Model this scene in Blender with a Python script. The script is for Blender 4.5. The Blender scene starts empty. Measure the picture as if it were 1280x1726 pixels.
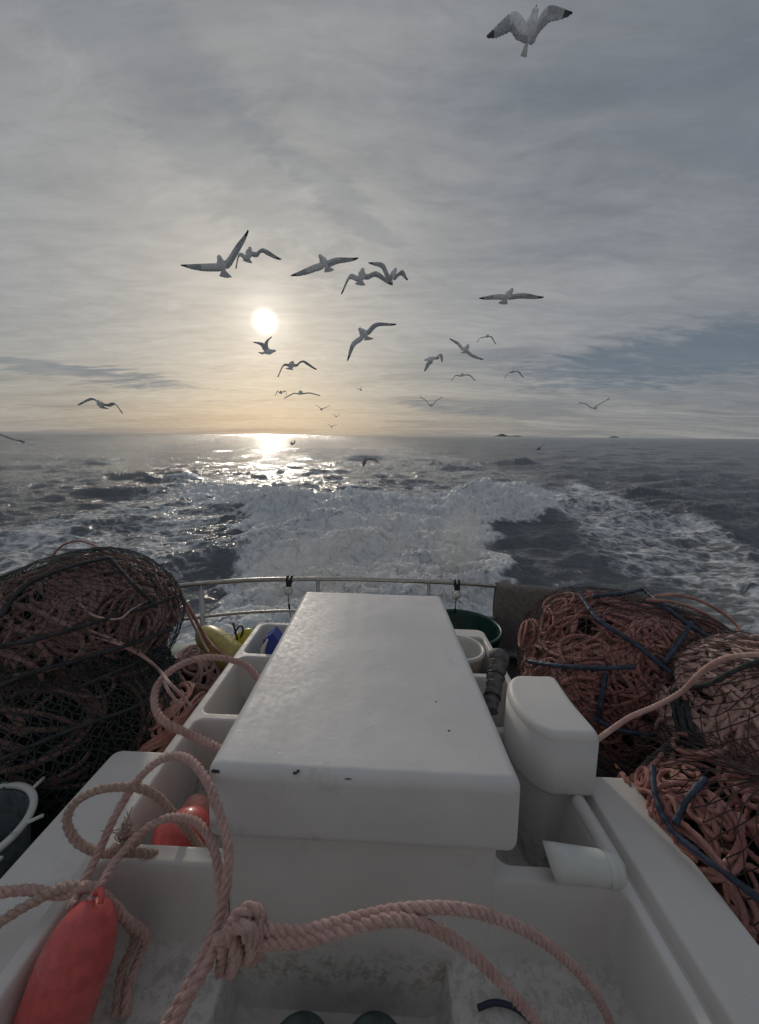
import bpy, math, random
import numpy as np
from mathutils import Matrix, Vector
random.seed(7); RNG = np.random.default_rng(7)
SC = bpy.context.scene; COL = SC.collection
rad = math.radians

# ------------------------------------------------------------------ camera
F = 640.0; CX = 640.0; CY = 853.0            # focal length and principal point in pixels of the 1280 x 1726 photo
def cam_axes(pitch, roll):
    f = np.array([0, math.cos(pitch), -math.sin(pitch)]); u0 = np.array([0, math.sin(pitch), math.cos(pitch)])
    X = np.array([1., 0, 0]); r = math.cos(roll)*X + math.sin(roll)*u0; u = -math.sin(roll)*X + math.cos(roll)*u0
    return r, u, f
def cam_mat(ax, loc):
    r, u, f = ax
    return Matrix(((r[0], u[0], -f[0], loc[0]), (r[1], u[1], -f[1], loc[1]), (r[2], u[2], -f[2], loc[2]), (0, 0, 0, 1)))
HB = 1.70                                     # eye height over the deck
HW = 2.55                                     # eye height over the sea
AB = cam_axes(rad(7.48), rad(1.5)); AW = cam_axes(rad(10.58), rad(0.58))
CB = cam_mat(AB, (0, 0, HB)); CW = cam_mat(AW, (0, 0, HW))
B = CW @ CB.inverted()                        # boat frame -> world (stern squats, slight heel)
cd = bpy.data.cameras.new('camera'); cam = bpy.data.objects.new('camera', cd); COL.objects.link(cam)
cam.matrix_world = CW; SC.camera = cam
cd.sensor_fit = 'VERTICAL'; cd.sensor_height = 24; cd.lens = 24*F/1726; cd.shift_y = -10/1726
cd.clip_start = 0.02; cd.clip_end = 60000
SC.render.resolution_x = 759; SC.render.resolution_y = 1024
# ------------------------------------------------------------------ light
SUN_D = (AW[0]*(447-CX)/F + AW[1]*(CY-542)/F + AW[2]); SUN_D = SUN_D/np.linalg.norm(SUN_D)
SUN_EL = math.asin(SUN_D[2]); SUN_AZ = math.atan2(SUN_D[0], SUN_D[1])
ld = bpy.data.lights.new('sun', 'SUN'); ld.energy = 0.85; ld.angle = rad(2.5); ld.color = (1.0, 0.90, 0.76)
sun = bpy.data.objects.new('sun', ld); COL.objects.link(sun)
sun.rotation_euler = Vector(SUN_D).to_track_quat('Z', 'Y').to_euler()
SC.view_settings.view_transform = 'Standard'; SC.view_settings.look = 'None'
SC.view_settings.gamma = 1; SC.view_settings.exposure = 0.08
W = bpy.data.worlds.new('World'); SC.world = W; W.use_nodes = True

class NT:
    def __init__(s, tree): s.t = tree; s.n = tree.nodes; s.l = tree.links
    def node(s, typ, **kw):
        n = s.n.new(typ)
        for k, v in kw.items(): setattr(n, k, v)
        return n
    def put(s, sock, v):
        if isinstance(v, bpy.types.NodeSocket): s.l.new(v, sock)
        elif v is not None:
            if hasattr(sock.default_value, '__len__') and not hasattr(v, '__len__'): v = (v,)*len(sock.default_value)
            if hasattr(sock.default_value, '__len__') and len(sock.default_value) == 4 and len(v) == 3: v = (*v, 1)
            sock.default_value = v
    def math(s, op, a, b=None, c=None, clamp=False):
        n = s.node('ShaderNodeMath', operation=op, use_clamp=clamp); s.put(n.inputs[0], a)
        if b is not None: s.put(n.inputs[1], b)
        if c is not None: s.put(n.inputs[2], c)
        return n.outputs[0]
    def vmath(s, op, a, b=None, out=0):
        n = s.node('ShaderNodeVectorMath', operation=op); s.put(n.inputs[0], a)
        if b is not None: s.put(n.inputs[1], b)
        return n.outputs[out]
    def mix(s, f, a, b, blend='MIX'):
        n = s.node('ShaderNodeMix', data_type='RGBA', blend_type=blend); s.put(n.inputs[0], f); s.put(n.inputs[6], a); s.put(n.inputs[7], b)
        return n.outputs[2]
    def ramp(s, f, a, b, lo=0., hi=1.):
        n = s.node('ShaderNodeMapRange', interpolation_type='SMOOTHSTEP'); s.put(n.inputs[0], f)
        n.inputs[1].default_value = a; n.inputs[2].default_value = b; n.inputs[3].default_value = lo; n.inputs[4].default_value = hi
        return n.outputs[0]
    def noise(s, vec, scale, detail=4, rough=0.55, dist=0.0, col=False):
        n = s.node('ShaderNodeTexNoise'); s.put(n.inputs['Vector'], vec); n.inputs['Scale'].default_value = scale
        n.inputs['Detail'].default_value = detail; n.inputs['Roughness'].default_value = rough; n.inputs['Distortion'].default_value = dist
        return n.outputs[1 if col else 0]
    def vor(s, vec, scale, feature='F1', out=0):
        n = s.node('ShaderNodeTexVoronoi', feature=feature); s.put(n.inputs['Vector'], vec); n.inputs['Scale'].default_value = scale
        return n.outputs[out]
    def mapping(s, vec, scale=(1,1,1), rot=(0,0,0), loc=(0,0,0)):
        n = s.node('ShaderNodeMapping'); s.put(n.inputs[0], vec); n.inputs[1].default_value = loc
        n.inputs[2].default_value = rot; n.inputs[3].default_value = scale
        return n.outputs[0]
    def bump(s, h, strength, dist, normal=None):
        n = s.node('ShaderNodeBump'); n.inputs['Strength'].default_value = strength; n.inputs['Distance'].default_value = dist
        s.put(n.inputs['Height'], h)
        if normal is not None: s.put(n.inputs['Normal'], normal)
        return n.outputs[0]

# sky: a Nishita sky seen through thin streaked cloud, the sun veiled behind it
w = NT(W.node_tree); w.n.clear()
out = w.node('ShaderNodeOutputWorld'); bg = w.node('ShaderNodeBackground')
sky = w.node('ShaderNodeTexSky', sky_type='NISHITA'); sky.sun_disc = False; sky.sun_elevation = SUN_EL; sky.sun_rotation = SUN_AZ
sky.air_density = 1.0; sky.dust_density = 2.0
tc = w.node('ShaderNodeTexCoord'); D = tc.outputs['Generated']
sx = w.node('ShaderNodeSeparateXYZ'); w.put(sx.inputs[0], D)
zc = w.math('ADD', w.math('MAXIMUM', sx.outputs[2], 0.0), 0.09)
cb = w.node('ShaderNodeCombineXYZ'); w.put(cb.inputs[0], w.math('DIVIDE', sx.outputs[0], zc)); w.put(cb.inputs[1], w.math('DIVIDE', sx.outputs[1], zc))
P = cb.outputs[0]
warp = w.noise(P, 0.5, 3, 0.5, col=True)
Pw = w.vmath('ADD', P, w.vmath('SCALE', w.vmath('SUBTRACT', warp, (0.5, 0.5, 0.5)), None)); 
for n in w.n:
    if n.bl_idname == 'ShaderNodeVectorMath' and n.operation == 'SCALE': n.inputs['Scale'].default_value = 0.8
n1 = w.noise(w.mapping(Pw, (0.40, 1.0, 1), (0, 0, rad(38)), (3.1, 1.7, 0)), 0.8, 9, 0.60, 0.5)
n2 = w.noise(w.mapping(Pw, (0.35, 2.0, 1), (0, 0, rad(-14))), 1.3, 9, 0.62, 0.6)
n3 = w.noise(w.mapping(P, (0.5, 0.8, 1), (0, 0, rad(50))), 0.35, 3, 0.5, 0.3)
cl = w.math('ADD', w.math('MULTIPLY', n1, 0.50), w.math('ADD', w.math('MULTIPLY', n2, 0.25), w.math('MULTIPLY', n3, 0.30)))
dot = w.vmath('DOT_PRODUCT', D, tuple(SUN_D), out=1)
ang = w.math('ARCCOSINE', w.math('MINIMUM', dot, 0.999999))
el = sx.outputs[2]
near = w.ramp(ang, 0.0, 1.15, 1.0, 0.0)            # scattering towards the sun
base = w.mix(near, (0.192, 0.206, 0.232), (0.325, 0.327, 0.322))
back = w.ramp(ang, 1.2, 2.6, 1.0, 0.95)
base = w.mix(1.0, base, w.node('ShaderNodeCombineXYZ').outputs[0], 'ADD')
low = w.ramp(el, 0.02, 0.24, 1.0, 0.0)
base = w.mix(w.math('MULTIPLY', low, w.ramp(ang, 0.2, 0.95, 0.75, 0.15)), base, (0.278, 0.266, 0.240))
base = w.mix(w.math('MULTIPLY', w.ramp(el, 0.0, 0.05, 0.55, 0.0), 1.0), base, (0.22, 0.225, 0.225))
dark = w.mix(0.25, w.mix(0.5, base, (0.12, 0.145, 0.18), 'MULTIPLY'), (0.13, 0.16, 0.195))
gap = w.ramp(cl, 0.42, 0.545, 1.0, 0.0)
gapk = w.math('MULTIPLY', gap, w.ramp(el, 0.0, 0.5, 0.75, 0.72))
colr = w.mix(gapk, base, (0.145, 0.165, 0.195))
bright = w.ramp(cl, 0.50, 0.62, 0.0, 0.30)
colr = w.mix(bright, colr, (0.42, 0.42, 0.41))
skyc = w.vmath('SCALE', sky.outputs[0]); skyc.node.inputs['Scale'].default_value = 0.06
colr = w.mix(0.10, colr, skyc)
fine = w.noise(w.mapping(Pw, (1, 2.2, 1), (0, 0, rad(-8))), 4.0, 8, 0.65, 0.3)
colr = w.mix(1.0, colr, w.mix(fine, (0.74, 0.74, 0.74), (1.26, 1.26, 1.26)), 'MULTIPLY')
hole_in = None
for (hx, hy, hw, hh, hk, ha) in ((1240, 585, .36, .055, .75, 4), (95, 622, .20, .016, .42, -4), (250, 640, .16, .010, .35, -5), (760, 690, .13, .012, .32, -8), (315, 190, .36, .10, .20, -35), (1160, 120, .40, .14, .12, -25), (560, 330, .22, .03, .2, -30)):
    hd = AW[0]*(hx-CX)/F+AW[1]*(CY-hy)/F+AW[2]; hd = hd/np.linalg.norm(hd); sd = np.cross(hd, [0, 0, 1.]); sd /= np.linalg.norm(sd); ud = np.cross(sd, hd); c_, s_ = math.cos(rad(ha)), math.sin(rad(ha)); sd, ud = sd*c_+ud*s_, ud*c_-sd*s_
    a_ = w.math('DIVIDE', w.vmath('DOT_PRODUCT', D, tuple(sd), out=1), hw); b_ = w.math('DIVIDE', w.math('ADD', w.vmath('DOT_PRODUCT', D, tuple(ud), out=1), w.math('MULTIPLY', w.math('SUBTRACT', n2, .5), .12)), hh)
    q_ = w.math('ADD', w.math('MULTIPLY', a_, a_), w.math('MULTIPLY', b_, b_)); m_ = w.math('MULTIPLY', w.ramp(w.math('ADD', q_, w.math('MULTIPLY', w.math('SUBTRACT', fine, .5), 3.0)), 0.2, 1.4, hk, 0.0), w.ramp(w.vmath('DOT_PRODUCT', D, tuple(hd), out=1), .5, .6))
    colr = w.mix(m_, colr, (0.115, 0.150, 0.190))
g1 = w.math('POWER', w.ramp(ang, 0.016, 0.13, 1.0, 0.0), 2.0)
g2 = w.math('MULTIPLY', w.ramp(ang, 0.0, 0.42, 1.0, 0.0), 0.055)
g0 = w.math('POWER', w.ramp(ang, 0.008, 0.040, 1.0, 0.0), 1.8)
glow = w.math('ADD', w.math('MULTIPLY', g1, 0.22), g2)
gl = w.vmath('SCALE', (1.0, 0.97, 0.88)); w.put(gl.node.inputs['Scale'], glow)
dk = w.vmath('SCALE', (1.0, 0.97, 0.90)); w.put(dk.node.inputs['Scale'], w.math('MULTIPLY', g0, 1.2))
colr = w.vmath('ADD', w.vmath('ADD', colr, gl), dk)
bk = w.vmath('SCALE', colr); w.put(bk.node.inputs['Scale'], back)
w.put(bg.inputs[0], bk); bg.inputs[1].default_value = 1.0
w.l.new(bg.outputs[0], out.inputs[0])

# ------------------------------------------------------------------ numpy noise
def _h(ix, iy, s):
    h = (ix.astype(np.int64)*374761393 + iy.astype(np.int64)*668265263 + s*974634777) & 0xffffffff
    h = ((h ^ (h >> 13))*1274126177) & 0xffffffff
    return (h ^ (h >> 16)) & 0xffffffff
def pnoise(x, y, s=0):
    x0 = np.floor(x); y0 = np.floor(y); fx = x-x0; fy = y-y0; x0 = x0.astype(np.int64); y0 = y0.astype(np.int64)
    def g(ix, iy, dx, dy):
        a = _h(ix, iy, s)*(2*math.pi/4294967296.0); return np.cos(a)*dx+np.sin(a)*dy
    u = fx*fx*fx*(fx*(fx*6-15)+10); v = fy*fy*fy*(fy*(fy*6-15)+10)
    a = g(x0, y0, fx, fy); b = g(x0+1, y0, fx-1, fy); c = g(x0, y0+1, fx, fy-1); d = g(x0+1, y0+1, fx-1, fy-1)
    return 1.5*((a*(1-u)+b*u)*(1-v)+(c*(1-u)+d*u)*v)
def fbm(x, y, s=0, o=4, g=0.5, ridge=False, bill=False):
    r = 0*x; a = 1.0; t = 0
    for i in range(o):
        n = pnoise(x*2**i+i*17.3, y*2**i-i*9.1, s+i)
        if ridge: n = 1-2*np.abs(n)
        if bill: n = 2*np.abs(n)-0.4
        r = r+a*n; t += a; a *= g
    return r/t
def sstep(a, b, x):
    t = np.clip((x-a)/(b-a), 0, 1); return t*t*(3-2*t)

# ------------------------------------------------------------------ object helpers
ID = Matrix.Identity(4)
FRAME = {}
def mat_new(name):
    m = bpy.data.materials.new(name); m.use_nodes = True; t = NT(m.node_tree); t.n.clear()
    o = t.node('ShaderNodeOutputMaterial'); b = t.node('ShaderNodeBsdfPrincipled'); t.l.new(b.outputs[0], o.inputs[0])
    return m, t, b
class G:
    def __init__(s): s.v = []; s.f = []; s.n = 0; s.mi = []
    def add(s, v, f, mi=0):
        v = np.asarray(v, float).reshape(-1, 3); s.v.append(v)
        s.f.extend((f+s.n).tolist() if isinstance(f, np.ndarray) else [tuple(i+s.n for i in q) for q in f]); s.mi.extend([mi]*len(f)); s.n += len(v)
    def V(s): return np.concatenate(s.v)
def link(name, g, mat, parent=None, base=None, M=None, smooth=True):
    """one mesh object; top-level when parent is None"""
    v = g.V() if isinstance(g, G) else g[0]; f = g.f if isinstance(g, G) else g[1]
    if parent is not None: base, M = FRAME[parent.name]
    else:
        M = B if M is None else M
        if base is None: base = ((v[:, 0].min()+v[:, 0].max())/2, (v[:, 1].min()+v[:, 1].max())/2, v[:, 2].min())
    me = bpy.data.meshes.new(name); me.from_pydata((v-np.array(base)).tolist(), [], f)
    mats = mat if isinstance(mat, (list, tuple)) else [mat]
    for m in mats: me.materials.append(m)
    if isinstance(g, G) and len(mats) > 1: me.polygons.foreach_set('material_index', g.mi)
    if smooth: me.polygons.foreach_set('use_smooth', [True]*len(me.polygons))
    me.update()
    o = bpy.data.objects.new(name, me); COL.objects.link(o); FRAME[o.name] = (base, M)
    if parent is not None: o.parent = parent
    else: o.matrix_world = M @ Matrix.Translation(base)
    return o
def tag(o, label=None, cat=None, group=None, kind=None):
    if label: o['label'] = label
    if cat: o['category'] = cat
    if group: o['group'] = group
    if kind: o['kind'] = kind
    return o
def thing(name, label, cat, base, group=None, M=None):
    M = B if M is None else M
    o = bpy.data.objects.new(name, None); COL.objects.link(o); o.empty_display_size = 0.1
    FRAME[o.name] = (base, M); o.matrix_world = M @ Matrix.Translation(base)
    return tag(o, label, cat, group)

# pixel of the photo -> boat frame
def ray(px, py): return AB[0]*(px-CX)/F + AB[1]*(CY-py)/F + AB[2]
def pd(px, py, d): r = ray(px, py); return np.array([0, 0, HB]) + r*(d/r[1])
def pz(px, py, z): r = ray(px, py); return np.array([0, 0, HB]) + r*((z-HB)/r[2])
def wray(px, py): return AW[0]*(px-CX)/F + AW[1]*(CY-py)/F + AW[2]
def wz(px, py, z=0.): r = wray(px, py); return np.array([0, 0, HW]) + r*((z-HW)/r[2])
def wd(px, py, d): r = wray(px, py); return np.array([0, 0, HW]) + r*d

def catmull(pts, step):
    P_ = np.asarray(pts, float); P_ = np.vstack([2*P_[0]-P_[1], P_, 2*P_[-1]-P_[-2]]); o = []
    for i in range(1, len(P_)-2):
        a, b, c, d = P_[i-1:i+3]; n = max(4, int(np.linalg.norm(c-b)/step*1.5)+2)
        t = np.linspace(0, 1, n, endpoint=False)[:, None]
        o.append(0.5*((2*b)+(-a+c)*t+(2*a-5*b+4*c-d)*t*t+(-a+3*b-3*c+d)*t**3))
    o.append(P_[-2][None]); o = np.vstack(o)
    return resample(o, step)
def resample(o, step):
    L = np.r_[0, np.cumsum(np.linalg.norm(np.diff(o, axis=0), axis=1))]; n = max(3, int(L[-1]/step)+1); t = np.linspace(0, L[-1], n)
    return np.stack([np.interp(t, L, o[:, k]) for k in range(3)], 1)
def frames(P_):
    T = np.gradient(P_, axis=0); T /= np.linalg.norm(T, axis=1)[:, None]+1e-12
    N = np.zeros_like(P_); r = np.array([0.13, 0.21, 1.]); n = r-T[0]*r.dot(T[0]); n /= np.linalg.norm(n); N[0] = n
    for i in range(1, len(P_)):
        n = n-T[i]*n.dot(T[i]); n /= np.linalg.norm(n)+1e-12; N[i] = n
    return T, N, np.cross(T, N)
def tube(g, P_, r, sides=8, twist=None, lobes=3, depth=0.22, cap=True, mi=0):
    """swept tube; twist = pitch in metres gives laid-rope strands"""
    P_ = np.asarray(P_, float); T, N, Bn = frames(P_); n = len(P_)
    r = np.full(n, r) if np.isscalar(r) else np.asarray(r)
    th = np.linspace(0, 2*math.pi, sides, endpoint=False)[None, :]
    rr = r[:, None]*np.ones((n, sides))
    if twist:
        s = np.r_[0, np.cumsum(np.linalg.norm(np.diff(P_, axis=0), axis=1))][:, None]
        rr = rr*(1-depth+depth*np.abs(np.cos(lobes/2*(th)+math.pi*s*lobes/twist))*1.15)
    V = P_[:, None]+N[:, None]*(rr*np.cos(th))[..., None]+Bn[:, None]*(rr*np.sin(th))[..., None]
    j = np.arange(sides); k = (j+1) % sides; a = (np.arange(n-1)*sides)[:, None]
    q = np.stack([a+j, a+k, a+sides+k, a+sides+j], -1).reshape(-1, 4); n0 = g.n; g.add(V.reshape(-1, 3), q, mi)
    if cap: g.f.append(tuple(range(n0, n0+sides))[::-1]); g.f.append(tuple(range(n0+(n-1)*sides, n0+n*sides))); g.mi.extend([mi, mi])
def fuzz(g, P_, r, n, ln, wd_=0.0007, mi=0):
    T, N, Bn = frames(P_); k = RNG.integers(0, len(P_), n); a = RNG.uniform(0, 2*math.pi, n)
    o = N[k]*np.cos(a)[:, None]+Bn[k]*np.sin(a)[:, None]; p = P_[k]+o*(r*0.85)[:, None] if not np.isscalar(r) else P_[k]+o*r*0.85
    dr = o*RNG.uniform(0.3, 1, (n, 1))+T[k]*RNG.normal(0, 0.6, (n, 1))+RNG.normal(0, 0.35, (n, 3)); L = (ln*RNG.uniform(0.4, 1.3, n))[:, None]
    tip = p+dr*L; sd = np.cross(dr, RNG.normal(0, 1, (n, 3))); sd /= np.linalg.norm(sd, axis=1)[:, None]+1e-9
    V = np.stack([p-sd*wd_, p+sd*wd_, tip], 1).reshape(-1, 3)
    g.add(V, [(3*i, 3*i+1, 3*i+2) for i in range(n)], mi)
def strand_rope(pts, r, pitch, step=0.004, fz=0, fl=0.008, smooth_in=True):
    """three strands laid round each other, with loose fibres"""
    P_ = catmull(pts, step) if smooth_in else resample(np.asarray(pts), step)
    g = G(); T, N, Bn = frames(P_)
    s = np.r_[0, np.cumsum(np.linalg.norm(np.diff(P_, axis=0), axis=1))]
    for k in range(3):
        a = 2*math.pi*(s/pitch+k/3); off = N*np.cos(a)[:, None]+Bn*np.sin(a)[:, None]
        tube(g, P_+off*r*0.50, r*0.56, 7)
    if fz: fuzz(g, P_, r, int(fz*s[-1]), fl)
    return g
def lathe(g, prof, sides=32, axis0=(0, 0, 0), axis1=(0, 0, 1), mi=0, cap0=True, cap1=True):
    """prof: list of (t along axis in metres, radius)"""
    a0 = np.array(axis0, float); ax = np.array(axis1, float)-a0; ax /= np.linalg.norm(ax)
    r = np.array([1., 0, 0]) if abs(ax[0]) < 0.8 else np.array([0, 1., 0]); u = np.cross(ax, r); u /= np.linalg.norm(u); v = np.cross(ax, u)
    th = np.linspace(0, 2*math.pi, sides, endpoint=False); V = []
    for t, rr in prof: V.append(a0+ax*t+rr*(np.cos(th)[:, None]*u+np.sin(th)[:, None]*v))
    f = []
    for i in range(len(prof)-1):
        a = i*sides; b = a+sides
        for j in range(sides):
            k = (j+1) % sides; f.append((a+j, a+k, b+k, b+j))
    if cap0: f.append(tuple(range(sides))[::-1])
    if cap1: f.append(tuple(range((len(prof)-1)*sides, len(prof)*sides)))
    g.add(np.vstack(V), f, mi)
def rbox(g, lo, hi, r, seg=6, n=10, warp=None, mi=0):
    """rounded box with clean normals"""
    lo = np.array(lo, float); hi = np.array(hi, float); r = min(r, *((hi-lo)/2.001)); c = (lo+hi)/2; h = (hi-lo)/2
    def ax(k):
        a = np.sin(np.linspace(0, math.pi/2, seg+1))[:-1]; e = h[k]-r
        left = -e-r*(1-np.linspace(0, 1, seg+1))[:-1]; 
        return np.r_[left, np.linspace(-e, e, n+1), -left[::-1]]
    A = [ax(0), ax(1), ax(2)]; 
    for k in range(3):
        for s in (-1, 1):
            i, j = [(1, 2), (2, 0), (0, 1)][k]; U, V_ = np.meshgrid(A[i], A[j], indexing='ij'); Pp = np.zeros(U.shape+(3,))
            Pp[..., i] = U; Pp[..., j] = V_; Pp[..., k] = s*h[k]
            q = np.clip(Pp, -(h-r), h-r); d = Pp-q; L = np.linalg.norm(d, axis=-1, keepdims=True); Pp = q+d/np.maximum(L, 1e-9)*r+c
            a, b = U.shape; idx = np.arange(a*b).reshape(a, b)
            Q = np.stack([idx[:-1, :-1], idx[1:, :-1], idx[1:, 1:], idx[:-1, 1:]], -1).reshape(-1, 4)
            if s < 0: Q = Q[:, ::-1]
            V2 = Pp.reshape(-1, 3)
            if warp: V2 = warp(V2)
            g.add(V2, [tuple(map(int, q_)) for q_ in Q], mi)
def weld(o, d=1e-5):
    import bmesh
    bm = bmesh.new(); bm.from_mesh(o.data); bmesh.ops.remove_doubles(bm, verts=bm.verts, dist=d); bm.to_mesh(o.data); bm.free(); o.data.update()
    return o
def gridmesh(X, Y, Z):
    a, b = X.shape; idx = np.arange(a*b).reshape(a, b)
    q = np.stack([idx[:-1, :-1], idx[1:, :-1], idx[1:, 1:], idx[:-1, 1:]], -1).reshape(-1, 4)
    return np.stack([X, Y, Z], -1).reshape(-1, 3), q

# ------------------------------------------------------------------ materials
def m_simple(name, col, rough=0.5, var=0.12, scale=20, bump=0.0, bscale=60, metal=0.0, spec=0.5, sss=0.0, coat=0.0):
    m, t, b = mat_new(name); tcn = t.node('ShaderNodeTexCoord'); O = tcn.outputs['Object']
    n = t.noise(O, scale, 5, 0.6); c0 = tuple(max(0, c*(1-var)) for c in col); c1 = tuple(c*(1+var) for c in col)
    t.put(b.inputs['Base Color'], t.mix(t.ramp(n, 0.35, 0.65), c0, c1)); t.put(b.inputs['Metallic'], metal)
    t.put(b.inputs['Roughness'], t.ramp(t.noise(O, scale*0.7, 4), 0.3, 0.7, max(0.03, rough-0.08), min(1, rough+0.1)))
    b.inputs['Specular IOR Level'].default_value = spec
    if coat: b.inputs['Coat Weight'].default_value = coat; b.inputs['Coat Roughness'].default_value = 0.08
    if sss: b.inputs['Subsurface Weight'].default_value = sss; b.inputs['Subsurface Radius'].default_value = (0.03, 0.01, 0.008); b.inputs['Subsurface Scale'].default_value = 1
    if bump: t.put(b.inputs['Normal'], t.bump(t.noise(O, bscale, 6, 0.6), bump, 0.004))
    return m
def m_gelcoat(name, col=(0.76, 0.735, 0.72), pits=0.5, dirt=0.5, dz=None):
    """brushed, slightly uneven white fibreglass with grime and chips"""
    m, t, b = mat_new(name); O = t.node('ShaderNodeTexCoord').outputs['Object']
    big = t.noise(O, 3.5, 4, 0.55); fine = t.noise(O, 45, 6, 0.6); lum = t.noise(t.mapping(O, (1, .35, 1)), 9, 5, .6)
    c = t.mix(t.ramp(big, 0.3, 0.7), tuple(x*0.90 for x in col), col)
    c = t.mix(t.ramp(lum, 0.35, 0.7, 0, .35), c, (col[0]*.86, col[1]*.87, col[2]*.86))
    sp = t.noise(O, 60, 3, 0.7); spm = t.noise(O, 6, 3, 0.5)
    speck = t.math('MULTIPLY', t.ramp(sp, 0.70, 0.75), t.ramp(spm, 0.48, 0.62))
    c = t.mix(t.math('MULTIPLY', speck, dirt*0.85), c, (0.10, 0.10, 0.09))
    gr = t.noise(O, 14, 8, 0.72); grm = t.noise(O, 2.6, 2, .5)
    grime = t.math('MULTIPLY', t.ramp(gr, 0.52, 0.72), t.ramp(grm, 0.45, 0.7))
    c = t.mix(t.math('MULTIPLY', grime, 0.55*dirt), c, (0.20, 0.20, 0.17))
    sc_ = t.noise(t.mapping(O, (3, 70, 20), (0, 0, rad(23))), 4, 4, .6); sc2 = t.noise(t.mapping(O, (80, 4, 20), (0, 0, rad(-11))), 3, 4, .6)
    scr = t.math('MULTIPLY', t.math('MAXIMUM', t.ramp(sc_, .70, .76), t.ramp(sc2, .71, .77)), t.ramp(t.noise(O, 7, 2, .5), .5, .65))
    c = t.mix(t.math('MULTIPLY', scr, .35*dirt), c, (.28, .27, .25))
    if dz is not None:                                     # dirt that has settled low in the bins
        sz = t.node('ShaderNodeSeparateXYZ'); t.put(sz.inputs[0], O)
        lowm = t.ramp(sz.outputs[2], dz[0], dz[1], 1.0, 0.0); lowm = t.math('MULTIPLY', lowm, t.ramp(sz.outputs[2], .29, .40, .22, 1.0)); gg = t.noise(O, 34, 10, 0.80, .4)
        c = t.mix(t.math('MULTIPLY', lowm, t.ramp(gg, 0.47, 0.58, 0.12, 0.80)), c, (0.115, 0.115, 0.095))
    t.put(b.inputs['Base Color'], c)
    t.put(b.inputs['Roughness'], t.ramp(fine, 0.3, 0.7, 0.42, 0.58)); b.inputs['Specular IOR Level'].default_value = 0.45
    pit = t.vor(t.vmath('ADD', O, t.vmath('MULTIPLY', t.noise(O, 30, 2, .5, col=True), (.03, .03, .03))), 26)
    ph = t.math('ADD', t.math('MULTIPLY', t.ramp(pit, 0.0, 0.16, 1.0, 0.0), pits*0.35), t.math('ADD', t.math('MULTIPLY', big, 1.5), t.math('MULTIPLY', fine, 0.16)))
    t.put(b.inputs['Normal'], t.bump(ph, 0.55, 0.006))
    return m
def t_one(s): return 1.0
def m_rope(name, c0, c1, fine=400):
    m, t, b = mat_new(name); O = t.node('ShaderNodeTexCoord').outputs['Object']
    n = t.noise(O, 12, 5, 0.6); f = t.noise(O, fine, 3, 0.7)
    c = t.mix(t.ramp(n, 0.35, 0.65), c0, c1); c = t.mix(t.ramp(t.noise(O, 95, 3, .6), 0.4, 0.62, 0.0, 0.40), c, tuple(x*0.5 for x in c0)); c = t.mix(t.ramp(f, 0.3, 0.75, 0.0, 0.45), c, tuple(x*0.55 for x in c0))
    t.put(b.inputs['Base Color'], c); b.inputs['Roughness'].default_value = 0.85; b.inputs['Specular IOR Level'].default_value = 0.2
    b.inputs['Sheen Weight'].default_value = 0.4; b.inputs['Sheen Roughness'].default_value = 0.4
    t.put(b.inputs['Normal'], t.bump(f, 0.6, 0.002)); return m
M_GEL = m_gelcoat('gelcoat_lid', (0.76, 0.738, 0.732), .5, .75); M_TRAY = m_gelcoat('gelcoat_tray', (0.75, 0.725, 0.70), 0.25, 0.55, (0.32, 0.50))
M_SEAT = m_gelcoat('gelcoat_post', (0.76, 0.735, 0.71), 0.15, 0.5)
M_HULL = m_simple('hull_paint', (0.16, 0.20, 0.18), 0.4, 0.15, 6, 0.2)
M_DECK = m_simple('wet_deck', (0.045, 0.052, 0.055), 0.45, 0.5, 9, 0.5, 90)
M_STEEL = m_simple('stainless', (0.42, 0.41, 0.39), 0.28, 0.12, 30, 0.05, 200, metal=0.9)
M_BLACKP = m_simple('black_plastic', (0.02, 0.02, 0.022), 0.4, 0.2, 40)
M_ROPEN = m_rope('rope_faded_pink', (0.60, 0.38, 0.34), (0.72, 0.51, 0.46))
M_ROPEC = m_rope('rope_cream', (0.50, 0.34, 0.28), (0.58, 0.43, 0.36))
M_ROPER = m_rope('rope_red', (0.46, 0.20, 0.17), (0.66, 0.36, 0.31))
M_ROPEB = m_rope('rope_bright', (0.60, 0.35, 0.30), (0.80, 0.56, 0.49))
M_ROPED = m_rope('rope_dull', (0.32, 0.18, 0.155), (0.45, 0.28, 0.245))
M_ROPEG = m_rope('rope_green_grey', (0.10, 0.12, 0.10), (0.16, 0.18, 0.15))
M_NETD = m_rope('net_dark_green', (0.032, 0.044, 0.042), (0.05, 0.066, 0.060))
M_NETR = m_rope('net_brown', (0.05, 0.028, 0.026), (0.08, 0.045, 0.04))
M_FRAME = m_simple('coated_frame', (0.035, 0.050, 0.085), 0.55, 0.4, 25, 0.3, 100)
M_FRAMED = m_simple('weathered_frame', (0.03, 0.034, 0.036), 0.75, 0.4, 25, 0.4, 100)
M_RED = m_simple('red_buoy_plastic', (0.62, 0.105, 0.10), 0.42, 0.13, 34, 0.12, 120, sss=0.15, coat=0.25)
M_PEACH = m_simple('peach_buoy_plastic', (0.62, 0.30, 0.24), 0.45, 0.1, 14, 0.12, 120)
M_YEL = m_simple('yellow_buoy_plastic', (0.50, 0.42, 0.12), 0.4, 0.18, 14, 0.2, 120)
M_BLUE = m_simple('blue_plastic', (0.02, 0.05, 0.30), 0.35, 0.1, 20)
M_WPL = m_simple('white_plastic', (0.66, 0.665, 0.63), 0.35, 0.06, 12, 0.1, 80, sss=0.1)
M_GREEN = m_simple('green_plastic', (0.012, 0.055, 0.045), 0.4, 0.2, 12, 0.2, 60)
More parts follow.
